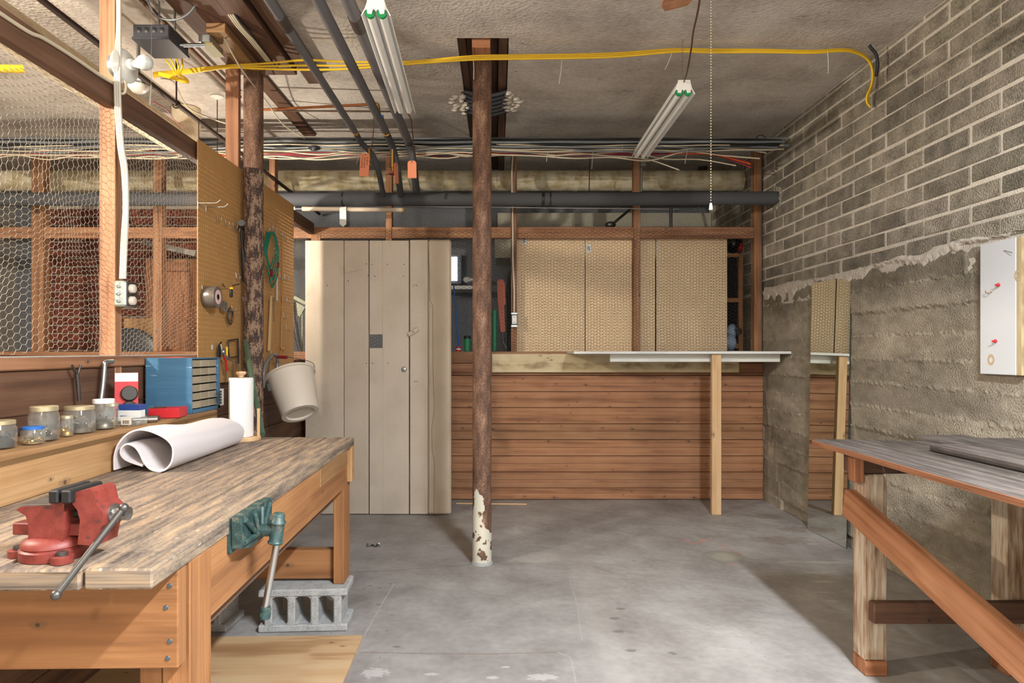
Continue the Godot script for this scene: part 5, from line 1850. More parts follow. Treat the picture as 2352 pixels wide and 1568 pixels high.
	part(t, "handle_bar", g, M("steel"))
	g = g0()
	g.lathe([Vector2(0, 0), Vector2(.014, .004), Vector2(.015, .018), Vector2(.013, .022), Vector2(.015, .026), Vector2(.012, .034), Vector2(0, .034)], 16, Transform3D(Basis(Vector3(0, 0, 1), -.12), hd + Vector3(0, -.02, 0)))
	part(t, "handle_end", g, M("vise_green"))
	# folded paper roll
	var raw := [[1010, 1120], [1008, 1050], [1012, 990], [1040, 905], [1105, 825], [1200, 778], [1300, 785], [1400, 825], [1465, 868], [1505, 925], [1508, 1000], [1490, 1065], [1440, 1118], [1380, 1130], [1310, 1108], [1260, 1050], [1225, 975], [1180, 920], [1120, 898], [1075, 925], [1062, 975], [1095, 1025], [1170, 1060], [1250, 1085]]
	var prof := []
	for q in raw:
		prof.append(Vector2((q[0] - 1250) * .000398, (1130 - q[1]) * .000398 + .004))
	var pc := []
	for q in prof: pc.append(Vector3(q.x, q.y, 0))
	var sm := smooth_path(pc, 3)
	prof.clear()
	for q in sm: prof.append(Vector2(q.x, q.y))
	var secs := []
	for k in 9:
		var u := k / 8.0
		var ctr := Vector3(lerpf(-1.205, -1.215, u), by, -lerpf(2.26, 2.93, u))
		var hs := lerpf(1.0, .78, u)
		secs.append(Transform3D(Basis(Vector3(lerpf(1.0, .92, u), 0, 0), Vector3(lerpf(0, .03, u), hs + .04 * sin(u * 9.0), 0), Vector3(0, 0, 1)), ctr))
	g = g0()
	sheet(prof, .0055, secs, g)
	t = thing("paper_roll", "thick roll of off-white drawing paper folded over on the workbench", "paper", Vector3(-1.2, by, -2.6))
	part(t, "outer_sheets", g, M("paper"))
	g = g0()
	g.mm(-1.33 + .02, -1.18, by, by + .0015, 2.85, 2.985, 2, 0)
	part(t, "loose_sheet", g, M("paper"))
	# paper towel roll on its wooden stand
	var tc := Vector3(-1.188, by, -3.085)
	t = thing("towel_stand", "round wooden paper towel stand with a knob and side dowel", "stand", tc)
	g = g0()
	g.lathe([Vector2(0, 0), Vector2(.086, 0), Vector2(.088, .006), Vector2(.086, .016), Vector2(0, .016)], 32, Transform3D(Basis(), tc))
	part(t, "base", g, M("pale_pine"))
	g = g0()
	g.tube([tc + Vector3(0, .016, 0), tc + Vector3(0, .30, 0)], .009, 12)
	g.lathe([Vector2(.012, .292), Vector2(.012, .298), Vector2(.02, .303), Vector2(.024, .31), Vector2(.02, .317), Vector2(0, .319)], 20, Transform3D(Basis(), tc))
	part(t, "post_knob", g, M("pale_pine"))
	g = g0()
	g.tube([tc + Vector3(.076, .012, -.012), tc + Vector3(.076, .145, -.012)], .007, 12)
	part(t, "side_dowel", g, M("pale_pine"))
	g = g0()
	g.lathe([Vector2(.018, .0175), Vector2(.0535, .0175), Vector2(.0545, .03), Vector2(.0545, .28), Vector2(.0535, .288), Vector2(.018, .288), Vector2(.018, .0175)], 36, Transform3D(Basis(), tc))
	solo("paper_towel_roll", "white roll of paper towels on the wooden stand", "paper towel", g, M("paper_white"))
	# blue drawer cabinet on the ledge
	var ly := .9985
	t = thing("drawer_cabinet", "blue metal cabinet of small clear drawers on the bench ledge", "cabinet", Vector3(-1.45, ly, -3.08))
	g = g0(Color.WHITE, .4, .4)
	var cx0 := -1.55
	var cx1 := -1.345
	var cy1 := ly + .247
	g.mm(cx0, cx1, ly, ly + .018, 2.93, 3.23, 2, .002)
	g.mm(cx0, cx1, cy1 - .006, cy1, 2.93, 3.23, 2, .002)
	g.mm(cx0, cx1, ly, cy1, 2.93, 2.937, 2, .002)
	g.mm(cx0, cx1, ly, cy1, 3.205, 3.23, 2, .002)
	g.mm(cx0, cx0 + .005, ly, cy1, 2.93, 3.23, 2, .002)
	part(t, "case", g, M("cabinet_blue"))
	g = g0(Color(.6, .6, .6))
	g.mm(cx0 + .006, cx1 - .06, ly + .02, cy1 - .008, 2.94, 3.2, 2, 0)
	part(t, "inner_back", g, M("crystal"))
	for r in 6:
		for c in 3:
			var y0 := ly + .021 + r * .0368
			var d0 := 2.94 + c * .0885
			g = g0(Color(.82, .8, .78) if (r + c) % 3 else Color(.95, .94, .92))
			g.mm(cx1 - .012, cx1 - .007, y0, y0 + .032, d0, d0 + .084, 2, .002)
			g.mm(cx1 - .058, cx1 - .012, y0, y0 + .003, d0, d0 + .084, 2, 0)
			g.mm(cx1 - .058, cx1 - .012, y0, y0 + .024, d0, d0 + .002, 2, 0)
			var dr := part(t, "drawer", g, M("drawer_clear"))
			g = g0(Color(.9, .9, .9))
			g.mm(cx1 - .007, cx1 + .006, y0 + .003, y0 + .007, d0 + .012, d0 + .072, 2, .001)
			part(dr, "pull", g, M("drawer_clear"))
	g = g0()
	g.mm(-1.5, -1.42, cy1, cy1 + .002, 3.0, 3.08, 2, 0)
	solo("red_card", "red card lying on top of the blue drawer cabinet", "card", g, M("red"))
	# jars
	jar(Vector3(-1.425, ly, -1.90), .046, .08, M("lid_gold"), M("iron_black"), .05, "squat jar with a pale lid and dark contents at the near end of the ledge")
	jar(Vector3(-1.385, ly, -1.985), .032, .053, M("blue_bright"), M("screws_brass"), .02, "low jar with a bright blue lid")
	jar(Vector3(-1.41, ly, -2.07), .042, .107, M("lid_gold"), M("screws"), .035, "tall jar with a pale gold lid behind the blue-lidded jar")
	jar(Vector3(-1.40, ly, -2.165), .019, .068, M("lid_gold"), M("screws_brass"), .035, "slim little jar of brass screws between two large jars")
	jar(Vector3(-1.42, ly, -2.26), .049, .092, M("lid_gold"), M("screws"), .045, "wide jar of nails with a pale gold lid")
	jar(Vector3(-1.405, ly, -2.375), .038, .107, M("white"), M("screws"), .05, "tall jar of bolts with a white lid")
	jar(Vector3(-1.43, ly, -2.47), .024, .085, M("lid_gold"), M("screws_brass"), .03, "narrow jar half hidden behind the white-lidded jar")
	# small packages
	t = thing("blister_pack", "red blister card of dark felt pads standing against the wall", "pack", Vector3(-1.5, ly, -2.68))
	g = g0()
	g.x = Transform3D(Basis(Vector3.UP, .5) * Basis(Vector3.RIGHT, -.12), Vector3(-1.46, ly, -2.62))
	g.box(Vector3(0, .098, 0), Vector3(.082, .19, .002), 1, .0005)
	part(t, "card", g, M("red"))
	g = g0()
	g.x = Transform3D(Basis(Vector3.UP, .5) * Basis(Vector3.RIGHT, -.12), Vector3(-1.46, ly, -2.62))
	g.box(Vector3(0, .175, .0012), Vector3(.08, .034, .001), 1, 0)
	part(t, "white_header", g, M("white"))
	g = g0()
	g.x = Transform3D(Basis(Vector3.UP, .5) * Basis(Vector3.RIGHT, -.12), Vector3(-1.46, ly, -2.62))
	for yy in [.05, .11]:
		g.lathe([Vector2(0, .02), Vector2(.026, .02), Vector2(.03, .014), Vector2(.031, 0)], 20, Transform3D(Basis(Vector3.RIGHT, PI / 2), Vector3(.01, yy, .001)))
	part(t, "felt_pads", g, M("crystal"))
	t = thing("white_blue_box", "small white box with a blue top edge on the ledge", "box", Vector3(-1.42, ly, -2.63))
	g = g0()
	g.mm(-1.46, -1.375, ly + .002, ly + .05, 2.56, 2.60, 0, .001)
	part(t, "carton", g, M("white"))
	g = g0()
	g.mm(-1.461, -1.374, ly + .05, ly + .072, 2.559, 2.601, 0, .001)
	part(t, "blue_band", g, M("blue"))
	g = g0()
	g.tube([Vector3(-1.45, ly + .028, -2.5595), Vector3(-1.425, ly + .028, -2.5595)], .0015, 5)
	g.tube([Vector3(-1.41, ly + .014, -2.5595), Vector3(-1.392, ly + .024, -2.5595), Vector3(-1.382, ly + .01, -2.5595)], .0015, 5)
	part(t, "print", g, M("blue"))
	t = thing("red_box", "flat red cardboard box in front of the blue cabinet", "box", Vector3(-1.37, ly, -2.8))
	g = g0()
	g.x = Transform3D(Basis(Vector3.UP, .15), Vector3(-1.385, ly, -2.80))
	g.box(Vector3(0, .021, 0), Vector3(.12, .04, .11), 0, .002)
	part(t, "carton", g, M("red"))
	g = g0(Color(.8, .75, .7))
	g.x = Transform3D(Basis(Vector3.UP, .15), Vector3(-1.385, ly, -2.80))
	g.box(Vector3(-.03, .0425, .02), Vector3(.05, .002, .05), 0, 0)
	part(t, "label", g, M("dark_wood"))
	g = g0(Color(.8, .8, .8))
	g.mm(-1.42, -1.36, ly, ly + .018, 2.63, 2.69, 0, .003)
	solo("wood_offcut", "little dark wood offcut beside the silver battery", "offcut", g, M("old_plank"))
	g = g0()
	g.tube([Vector3(-1.40, ly + .0125, -2.56), Vector3(-1.325, ly + .0125, -2.59), Vector3(-1.322, ly + .0125, -2.5912)], [.0125, .0125, .009], 16)
	solo("silver_battery", "silver battery lying on the ledge edge", "battery", g, M("steel"))
	t = thing("plastic_tray", "clear plastic tray of hooks with a barcode label", "tray", Vector3(-1.37, ly, -2.45))
	g = g0()
	g.mm(-1.425, -1.335, ly + .002, ly + .03, 2.46, 2.54, 0, .002)
	part(t, "tray", g, M("jar_glass"))
	g = g0()
	for i in 26:
		var p := Vector3(rng.randf_range(-1.415, -1.345), ly + rng.randf_range(.004, .018), -rng.randf_range(2.47, 2.53))
		var dv := Vector3(rng.randf_range(-1, 1), 0, rng.randf_range(-1, 1)).normalized() * .01
		g.tube([p - dv, p + dv], .0018, 5)
	part(t, "hooks_fill", g, M("steel"), "loose wire hooks", "stuff")
	g = g0()
	g.mm(-1.39, -1.352, ly + .006, ly + .032, 2.4575, 2.459, 0, 0)
	var lb := part(t, "label", g, M("cream_plastic"))
	for k in 7:
		g = g0()
		g.mm(-1.383 + k * .0035, -1.383 + k * .0035 + .0015, ly + .009, ly + .022, 2.4568, 2.4574, 1, 0)
		part(lb, "bar", g, M("black"))
	t = thing("book_box", "white patterned carton standing between cabinet and paper towels", "carton", Vector3(-1.42, ly, -3.36))
	g = g0()
	g.mm(-1.48, -1.41, ly, ly + .085, 3.30, 3.43, 1, .001)
	part(t, "carton", g, M("white"))
	for k in 5:
		g = g0(Color(.7, .65, .6))
		g.mm(-1.4095, -1.4085, ly + .01 + k * .014, ly + .02 + k * .014, 3.31 + (k % 2) * .02, 3.40, 1, 0)
		part(t, "printed_line", g, M("old_plank"))
	# bottle opener handle and pipe end hanging under the sill
	g = g0()
	g.tube(smooth_path([PX(166, 838, -1.54), PX(170, 848, -1.54), PX(178, 860, -1.54), PX(182, 848, -1.54), PX(185, 838, -1.54)], 4), .0045, 7)
	g.tube([PX(177, 858, -1.54), PX(180, 890, -1.54), PX(182, 922, -1.54)], [.007, .008, .006], 8)
	solo("spading_fork_handle", "small steel fork handle hanging below the sill", "tool", g, M("steel_dark"))
	g = g0()
	g.tube(smooth_path([PX(258, 830, -1.535), PX(242, 832, -1.535), PX(240, 845, -1.535), PX(237, 880, -1.535), PX(232, 920, -1.535)], 4), .009, 10)
	solo("crow_bar", "bent grey steel bar hanging beside the near stud", "tool", g, M("galvanised"))
	# green tube leaning on the column
	t = thing("green_rod", "sage green metal tube leaning against the flaking column", "tube", P(598, 1003, 3.15))
	g = g0()
	g.tube([Vector3(-1.118, .8795, -3.165), P(563, 783, 3.86)], .013, 16)
	part(t, "tube", g, M("tube_green"))
	g = g0()
	g.lathe([Vector2(.014, 0), Vector2(.015, .01), Vector2(.01, .02), Vector2(0, .022)], 14, frame_along(P(563.6, 788, 3.84), P(563, 780, 3.88)))
	part(t, "cap", g, M("galvanised"))
	# white bucket hanging by its bail
	hang_bucket()

func hang_bucket() -> void:
	var top := P(667, 865, 4.42)
	var bot := P(690, 950, 4.31)
	var fr := frame_along(bot, top)
	var L := bot.distance_to(top) * 1.04
	var t := thing("bucket", "dented off-white plastic bucket hanging tilted from the pegboard", "bucket", bot)
	var g := g0()
	var r0 := .118
	var r1 := .158
	g.lathe([Vector2(0, .012), Vector2(r0 * .72, .012), Vector2(r0 * .78, .0), Vector2(r0, .0), Vector2(r0 + .004, .012), Vector2(r0 + (r1 - r0) * .2, L * .2), Vector2(r0 + (r1 - r0) * .21, L * .21), Vector2(r1 * .98, L * .95), Vector2(r1 + .008, L * .955), Vector2(r1 + .009, L), Vector2(r1 - .003, L), Vector2(r1 - .006, L * .95), Vector2(r0 - .002, .02), Vector2(0, .018)], 40, fr)
	part(t, "pail", g, M("cream_plastic"))
	g = g0()
	g.x = fr
	g.box(Vector3(0, 0, 0) + Vector3(-r1 * .82, L * .74, r1 * .5), Vector3(.03, .05, .012), 1, .003)
	part(t, "lug", g, M("galvanised"))
	g = g0()
	var hk := P(638, 818, 4.45)
	var a := fr * Vector3(-r1 * 1.02, L * .93, 0)
	var b := fr * Vector3(r1 * 1.0, L * .93, -.02)
	g.tube(smooth_path([a, a + Vector3(-.0, .07, -.02), hk + Vector3(-.035, .0, .03), hk, hk + Vector3(.08, -.005, .03), b + Vector3(-.02, .06, 0), b], 6), .0028, 6)
	part(t, "bail", g, M("steel_dark"))
	g = g0()
	g.tube([hk + Vector3(.0, -.004, .005), hk + Vector3(.07, -.006, .028)], .011, 10)
	part(t, "grip", g, mat("grip_red", rgb(140, 36, 44), .4), "dark red handle grip")

func jhook(p: Vector3, s := 1.0, label := "small wire hook on the brown pegboard") -> void:
	var g := g0()
	var o := Vector3(.004, 0, 0)
	g.tube(smooth_path([p + Vector3(-.002, .018, 0) * s + o, p + o, p + Vector3(.003, -.014, 0) * s + o, p + Vector3(.012, -.02, 0) * s + o, p + Vector3(.022, -.014, 0) * s + o, p + Vector3(.024, 0, 0) * s + o], 3), .0022, 6)
	solo("wire_hook", label, "hook", g, M("steel"), "wire hooks on the brown pegboards")

func pegboard_things() -> void:
	var g: G
	var t: Node3D
	var bx := -1.548
	t = thing("brown_pegboard", "tall dark tan pegboard between the wire mesh and the flaking column", "pegboard", Vector3(bx, 1.1, -3.75))
	g = pegboard(Vector3(bx, 1.1, -4.13), Vector3(0, 0, 1), Vector3.UP, .70, 1.27, .005, Color.WHITE, .006)
	part(t, "perforated_sheet", g, M("pegboard_dark"))
	t = thing("far_pegboard", "lighter tan pegboard beyond the flaking column", "pegboard", Vector3(bx, 1.1, -4.6))
	g = pegboard(Vector3(bx, 1.1, -5.04), Vector3(0, 0, 1), Vector3.UP, .905, 1.28, .005, Color.WHITE, .004)
	part(t, "perforated_sheet", g, M("pegboard_dark"))
	var hx := bx + .002
	# long straight hooks
	for q in [[453, 466], [472, 475]]:
		var p := PX(q[0], q[1], hx)
		g = g0()
		g.tube(smooth_path([p, p + Vector3(.09, .0, 0), p + Vector3(.105, .004, 0), p + Vector3(.12, .016, 0)], 3), .003, 7)
		g.tube([p + Vector3(.003, .006, 0), p + Vector3(.003, -.03, 0)], .0025, 6)
		solo("straight_hook", "long straight chrome hook near the top of the brown pegboard", "hook", g, M("steel"), "long chrome hooks")
	for q in [[497, 500], [516, 510], [534, 518], [540, 524], [552, 567], [541, 634], [463, 663], [557, 688], [521, 706], [531, 708]]:
		jhook(PX(q[0], q[1], hx))
	for q in [[609, 524], [618, 520], [625, 524], [640, 535], [652, 545], [642, 634], [653, 636], [646, 688], [658, 690], [650, 724], [656, 752], [622, 812]]:
		jhook(PX(q[0], q[1], hx), 1.15, "small wire hook on the lighter far pegboard")
	# hammer
	t = thing("hammer", "hammer with a black grip hanging beside the flaking column", "hammer", PX(560, 645, -1.51))
	var hp := PX(553, 520, -1.515)
	g = g0()
	g.tube([hp, PX(557, 575, -1.51)], .008, 10)
	part(t, "shaft", g, M("iron_black"))
	g = g0()
	g.tube([PX(557, 570, -1.51), PX(560, 612, -1.51), PX(563, 646, -1.51)], [.011, .015, .018], 12)
	part(t, "grip", g, M("black"))
	g = g0()
	g.tube([hp + Vector3(.03, .008, .07), hp + Vector3(.024, .006, .05), hp + Vector3(.02, .005, .048), hp, hp + Vector3(-.005, -.005, -.05), hp + Vector3(-.006, -.02, -.09)], [.019, .019, .012, .014, .009, .004], 12)
	part(t, "head", g, M("steel_dark"))
	# duct tape roll
	var tp := PX(487, 682, -1.505)
	t = thing("tape_roll", "fat roll of grey duct tape with a pink printed core", "tape", tp + Vector3(0, -.055, 0))
	g = g0()
	var rx := Transform3D(Basis(Vector3(0, 0, 1), -PI / 2) * Basis(Vector3.UP, 0), tp)
	g.lathe([Vector2(.036, -.032), Vector2(.056, -.032), Vector2(.057, -.03), Vector2(.057, .03), Vector2(.056, .032), Vector2(.036, .032), Vector2(.036, -.032)], 36, rx)
	part(t, "tape", g, M("tape_grey"))
	g = g0()
	g.lathe([Vector2(.016, .0325), Vector2(.038, .0325), Vector2(.038, .031)], 30, rx)
	part(t, "printed_core", g, mat("core_pink", rgb(226, 190, 186), .6), "pink and white printed core")
	# small silver tape
	var sp := PX(515, 703, -1.52)
	g = g0()
	g.lathe([Vector2(.019, -.009), Vector2(.03, -.009), Vector2(.03, .009), Vector2(.019, .009), Vector2(.019, -.009)], 28, Transform3D(Basis(Vector3(0, 0, 1), -PI / 2), sp))
	solo("small_tape", "small roll of silver tape below the duct tape", "tape", g, M("galvanised"))
	# yellow tipped tool with a black clip
	t = thing("clip_tool", "black clip hanging from a yellow-tipped hook", "clip", PX(531, 680, -1.47))
	g = g0()
	g.tube([PX(505, 664, hx), PX(531, 662, -1.42)], .003, 7)
	part(t, "hook", g, M("steel"))
	g = g0()
	g.tube([PX(529, 662, -1.425), PX(533, 661.5, -1.41)], .0055, 8)
	part(t, "yellow_tip", g, M("yellow"))
	g = g0()
	g.box(PX(531, 673, -1.43), Vector3(.012, .045, .024), 1, .004)
	part(t, "clip", g, M("black"))
	g = g0()
	g.tube([PX(512, 652, hx), PX(516, 660, -1.5)], .003, 5)
	g.tube([PX(534, 656, hx), PX(550, 652, -1.5)], .003, 5)
	part(t, "wires", g, M("black"))
	# coil of thin wire
	g = g0()
	var cc := PX(529, 727, -1.525)
	for k in 7:
		var lp := []
		var ra := rng.randf_range(.03, .045)
		var oy := rng.randf_range(-.012, .012)
		for i in 19:
			var a := TAU * i / 18.0
			lp.append(cc + Vector3(.004 * sin(a * 2.0 + k), sin(a) * ra * 1.15 + oy, cos(a) * ra + rng.randf_range(-.002, .002)))
		g.tube(lp, .0014, 5, false)
	solo("wire_coil", "tangled coil of thin grey wire hanging on the brown pegboard", "wire", g, M("steel_dark"))
	# small white label
	g = g0()
	var lc := PX(487, 797, bx + .003)
	g.box(lc, Vector3(.001, .026, .02), 1, 0)
	solo("peg_label", "small white label on the brown pegboard above the blue cabinet", "label", g, M("white"))
	# pliers, cutter and saw frame
	t = thing("pliers", "grey pliers with a red handle hanging behind the blue cabinet", "pliers", PX(515, 850, -1.5))
	g = g0()
	g.tube(smooth_path([PX(507, 790, -1.51), PX(513, 812, -1.5), PX(524, 822, -1.49), PX(538, 832, -1.48), PX(551, 848, -1.47)], 4), [.006, .006, .007, .008, .009, .009, .007, .006, .005, .004, .004, .004, .004, .003, .003, .003, .003], 8)
	g.ball(PX(513, 808, -1.5), Vector3(.01, .022, .018), 10)
	part(t, "jaws", g, M("galvanised"))
	g = g0()
	g.tube(smooth_path([PX(513, 815, -1.5), PX(519, 832, -1.5), PX(522, 852, -1.5)], 4), .0062, 8)
	part(t, "handle", g, M("red"))
	g = g0()
	g.tube([PX(503, 793, -1.52), PX(506, 820, -1.52)], .006, 7)
	g.tube([PX(500, 820, -1.52), PX(503, 793, -1.52), PX(508, 786, -1.52)], .005, 7)
	solo("dark_pliers", "dark pliers hanging beside the grey pliers", "pliers", g, M("iron_black"))
	g = g0()
	g.tube([PX(524, 782, -1.525), PX(546, 778, -1.525), PX(548, 835, -1.525)], .005, 7)
	g.tube([PX(524, 782, -1.525), PX(526, 822, -1.525), PX(546, 818, -1.525)], .004, 7)
	g.tube([PX(519, 830, -1.525), PX(519, 880, -1.525)], .003, 6)
	g.tube([PX(535, 835, -1.525), PX(535, 880, -1.525)], .003, 6)
	solo("saw_frame", "steel coping saw frame hanging on the brown pegboard", "saw", g, M("steel_dark"))
	g = g0()
	g.tube([PX(521, 796, -1.515), PX(521, 818, -1.515)], .007, 8)
	solo("yellow_screwdriver", "short yellow screwdriver behind the pliers", "screwdriver", g, M("yellow"))
	# green extension cord hanging in loops
	t = thing("extension_cord", "green extension cord hanging in loops on the far pegboard", "cord", PX(626, 660, -1.5))
	g = g0()
	for k in 5:
		var o := k * 5.2
		var bot := 606.0 + k * 9.0
		g.tube(smooth_path([PX(612 + o * .5, 532 + k, -1.52 + k * .004), PX(607 + o * .3, 570 + k * 3, -1.51), PX(612 + o * .6, bot - 12, -1.5), PX(620 + o * .5, bot + 10, -1.49), PX(630 + o * .4, bot - 20, -1.5), PX(640 - (k % 3) * 4, 580, -1.5), PX(634 - o * .2, 545, -1.51), PX(628 - (k % 4) * 3, 533, -1.52)], 5), .004, 6)
	g.tube(smooth_path([PX(612, 610, -1.5), PX(620, 640, -1.5), PX(626, 660, -1.5), PX(630, 630, -1.5)], 4), .005, 6)
	part(t, "cord", g, M("cord_green"))
	g = g0()
	g.box(PX(624, 627, -1.48), Vector3(.02, .05, .022), 1, .006)
	g.box(PX(639, 608, -1.49), Vector3(.014, .04, .016), 1, .005)
	part(t, "plug", g, mat("plug_red", rgb(110, 30, 34), .4), "dark red plug")
	# wire brush
	t = thing("wire_brush", "wooden wire brush hanging on the far pegboard", "brush", PX(621, 808, -1.51))
	g = g0()
	g.x = frame_along(PX(618, 806, -1.52), PX(624, 680, -1.52))
	var bl := PX(618, 806, -1.52).distance_to(PX(624, 680, -1.52))
	g.box(Vector3(0, bl / 2, 0), Vector3(.016, bl, .03), 1, .004)
	part(t, "handle", g, M("sisal"))
	g = g0()
	for i in 14:
		for j in 3:
			var p := PX(627, 683 + i * 4.0, -1.515 + j * .006)
			g.tube([p, p + Vector3(.0, -.003, -.032)], .0018, 4)
	part(t, "bristles", g, M("iron_black"), "", "stuff")
	g = g0()
	g.tube([PX(636, 637, -1.525), PX(636, 690, -1.525)], .007, 8)
	solo("white_stick", "short white stick above the wire brush", "stick", g, M("cable_white"))
	# rope
	t = thing("rope_length", "thin tan rope hanging with a knot on the far pegboard", "rope", PX(648, 810, -1.52))
	g = g0()
	g.tube(smooth_path([PX(648, 545, -1.53), PX(648, 640, -1.53), PX(649, 690, -1.53), PX(647, 740, -1.53), PX(646, 800, -1.52)], 5), .0055, 7)
	part(t, "rope", g, M("rope"))
	g = g0()
	g.ball(PX(650, 800, -1.52), Vector3(.015, .02, .018), 10)
	g.tube([PX(648, 803, -1.52), PX(641, 817, -1.52)], .005, 6)
	part(t, "knot", g, M("rope"))
	# grey hose loop behind the bucket
	g = g0()
	g.tube(smooth_path([PX(604, 890, -1.50), PX(606, 850, -1.50), PX(615, 828, -1.5), PX(630, 814, -1.5), PX(637, 822, -1.5), PX(636, 850, -1.5)], 5), .011, 9)
	solo("hose_loop", "grey hose looped over a hook behind the bucket", "hose", g, M("cable_grey"))

func strip_light(a: Vector3, b: Vector3, label: String, energy := 0.0) -> void:
	# a: near end, b: far end, both at the middle of the tubes' underside
	var dir := (b - a).normalized()
	var side := dir.cross(Vector3.UP).normalized()
	var up := side.cross(dir).normalized()
	var L := a.distance_to(b)
	var t := thing("strip_light", label, "lamp", a, Basis(side, up, -dir))
	var g := g0()
	# folded sheet reflector
	var prof := PackedVector2Array([Vector2(-.064, .006), Vector2(-.048, .036), Vector2(-.034, .075), Vector2(.034, .075), Vector2(.048, .036), Vector2(.064, .006), Vector2(.060, .005), Vector2(.046, .03), Vector2(.012, .034), Vector2(0, .024), Vector2(-.012, .034), Vector2(-.046, .03), Vector2(-.060, .005)])
	g.prism(prof, -L + .0, -.002)
	part(t, "reflector", g, M("enamel"))
	for e in [0.0, -L]:
		g = g0()
		g.prism(PackedVector2Array([Vector2(-.034, .084), Vector2(.034, .084), Vector2(.04, .05), Vector2(.036, .012), Vector2(.018, .01), Vector2(.012, .03), Vector2(-.012, .03), Vector2(-.018, .01), Vector2(-.036, .012), Vector2(-.04, .05)]), e - .003, e + .003)
		part(t, "end_plate", g, M("enamel"))
	var tm := M("enamel")
	if energy > 0.0:
		tm = mat("lit_tube", Color(.95, .95, .95), .4)
		tm.emission_enabled = true
		tm.emission = Color(.94, .97, 1.0)
		tm.emission_energy_multiplier = 3.0
		var l := AreaLight3D.new()
		l.name = "tube_light"
		l.light_energy = energy
		l.light_color = Color(.94, .97, 1.0)
		l.area_size = Vector2(.1, L - .04)
		l.area_normalize_energy = true
		l.area_range = 14.0
		l.area_attenuation = 2.0
		l.shadow_enabled = true
		t.add_child(l)
		l.transform = Transform3D(Basis(Vector3.RIGHT, -PI / 2), Vector3(0, -.004, -L / 2))
	for s in [-.0255, .0255]:
		g = g0()
		g.tube([Vector3(s, .017, -.02), Vector3(s, .017, -L + .02)], .019, 16)
		var tb := part(t, "fluorescent_tube", g, tm, "white fluorescent tube")
		g = g0()
		g.tube([Vector3(s, .017, -.004), Vector3(s, .017, -.0205)], .0196, 16)
		part(tb, "green_cap", g, M("green_glow_plastic"), "shiny green tube end")
	for e in [-.03, -L + .03]:
		g = g0()
		var wp := t.transform * Vector3(0, .084, e)
		var n := int((CEIL - wp.y) / .013)
		for k in n:
			var y0 := .084 + k * .013
			var lp := []
			for i in 9:
				var an := TAU * i / 8.0
				var w := cos(an) * .0035
				lp.append(Vector3(w if k % 2 else 0.0, y0 + .0065 + sin(an) * .0085, e + (0.0 if k % 2 else w)))
			g.tube(lp, .0009, 4, false)
		part(t, "chain", g, M("steel"), "thin steel chain")

func hanging_lights() -> void:
	strip_light(Vector3(1.064, 2.737, -3.80), Vector3(1.07, 2.727, -5.03), "white twin-tube strip light hung on chains at the right")
	strip_light(Vector3(-.525, 2.717, -2.87), Vector3(-.567, 2.727, -4.09), "white twin-tube strip light hung beside the foam-wrapped water pipes")
	cable("light_cord", "brown flex looping from the right strip light up to the fan", [P(1571, 188, 3.79), P(1578, 165, 3.6), P(1588, 110, 3.2), P(1592, 75, 3.0), P(1604, 20, 2.6), P(1610, -30, 2.3)], .0042, M("cable_brown"))
	cable("lamp_flex", "brown flex hanging from the far end of the left strip light", [P(935, 258, 4.1), P(944, 275, 4.3), P(948, 310, 4.6), P(953, 350, 4.95), P(956, 372, 5.0)], .004, M("cable_brown"))
	cable("thin_flex", "thin brown wire hanging down beside the middle water pipe", [P(858, 270, 4.9), P(857, 310, 4.95), P(852, 352, 5.0)], .0035, M("cable_brown"))

func fan() -> void:
	var hub := Vector3(.64, 2.655, -2.0)
	var t := thing("ceiling_fan", "ceiling fan with brown wooden blades, one blade tip reaching into view", "fan", hub)
	var g := g0()
	g.tube([hub + Vector3(0, .05, 0), Vector3(hub.x, CEIL - .001, hub.z)], .014, 12)
	g.lathe([Vector2(.0, 0), Vector2(.06, 0), Vector2(.07, .05), Vector2(0, .05)], 20, Transform3D(Basis(), Vector3(hub.x, CEIL - .051, hub.z)))
	part(t, "downrod", g, M("brass"))
	g = g0()
	g.lathe([Vector2(0, -.09), Vector2(.05, -.09), Vector2(.06, -.05), Vector2(.1, -.02), Vector2(.11, .03), Vector2(.08, .06), Vector2(0, .065)], 28, Transform3D(Basis(), hub))
	part(t, "motor", g, M("brass"))
	for k in 5:
		var an := deg_to_rad(-6.0) + TAU * k / 5.0
		g = g0(Color.WHITE)
		g.x = Transform3D(Basis(Vector3.UP, an) * Basis(Vector3.RIGHT, PI / 2) * Basis(Vector3.UP, .2), hub + Vector3(0, -.015, 0))
		g.prism(PackedVector2Array([Vector2(-.05, -.16), Vector2(.05, -.16), Vector2(.065, -.6), Vector2(.045, -.65), Vector2(-.045, -.65), Vector2(-.065, -.6)]), -.004, .004)
		var bl := part(t, "blade", g, M("rust_board"), "brown wooden blade")
		g = g0()
		g.x = Transform3D(Basis(Vector3.UP, an), hub + Vector3(0, -.01, 0))
		g.box(Vector3(0, 0, -.14), Vector3(.04, .006, .12), 2, .002)
		part(bl, "blade_iron", g, M("brass"))
	g = g0()
	var top := hub + Vector3(0, -.09, 0)
	var n := int((top.y - 1.72) / .0085)
	for k in n:
		g.ball(top + Vector3(0, -.004 - k * .0085, 0), Vector3(.0019, .003, .0019), 6)
	var pc := part(t, "pull_chain", g, M("chain_brass"), "long beaded brass pull chain")
	g = g0()
	g.lathe([Vector2(.003, .02), Vector2(.0045, .012), Vector2(.0055, 0), Vector2(0, 0)], 10, Transform3D(Basis(), Vector3(top.x, 1.70, top.z)))
	part(pc, "chain_end", g, M("porcelain"))

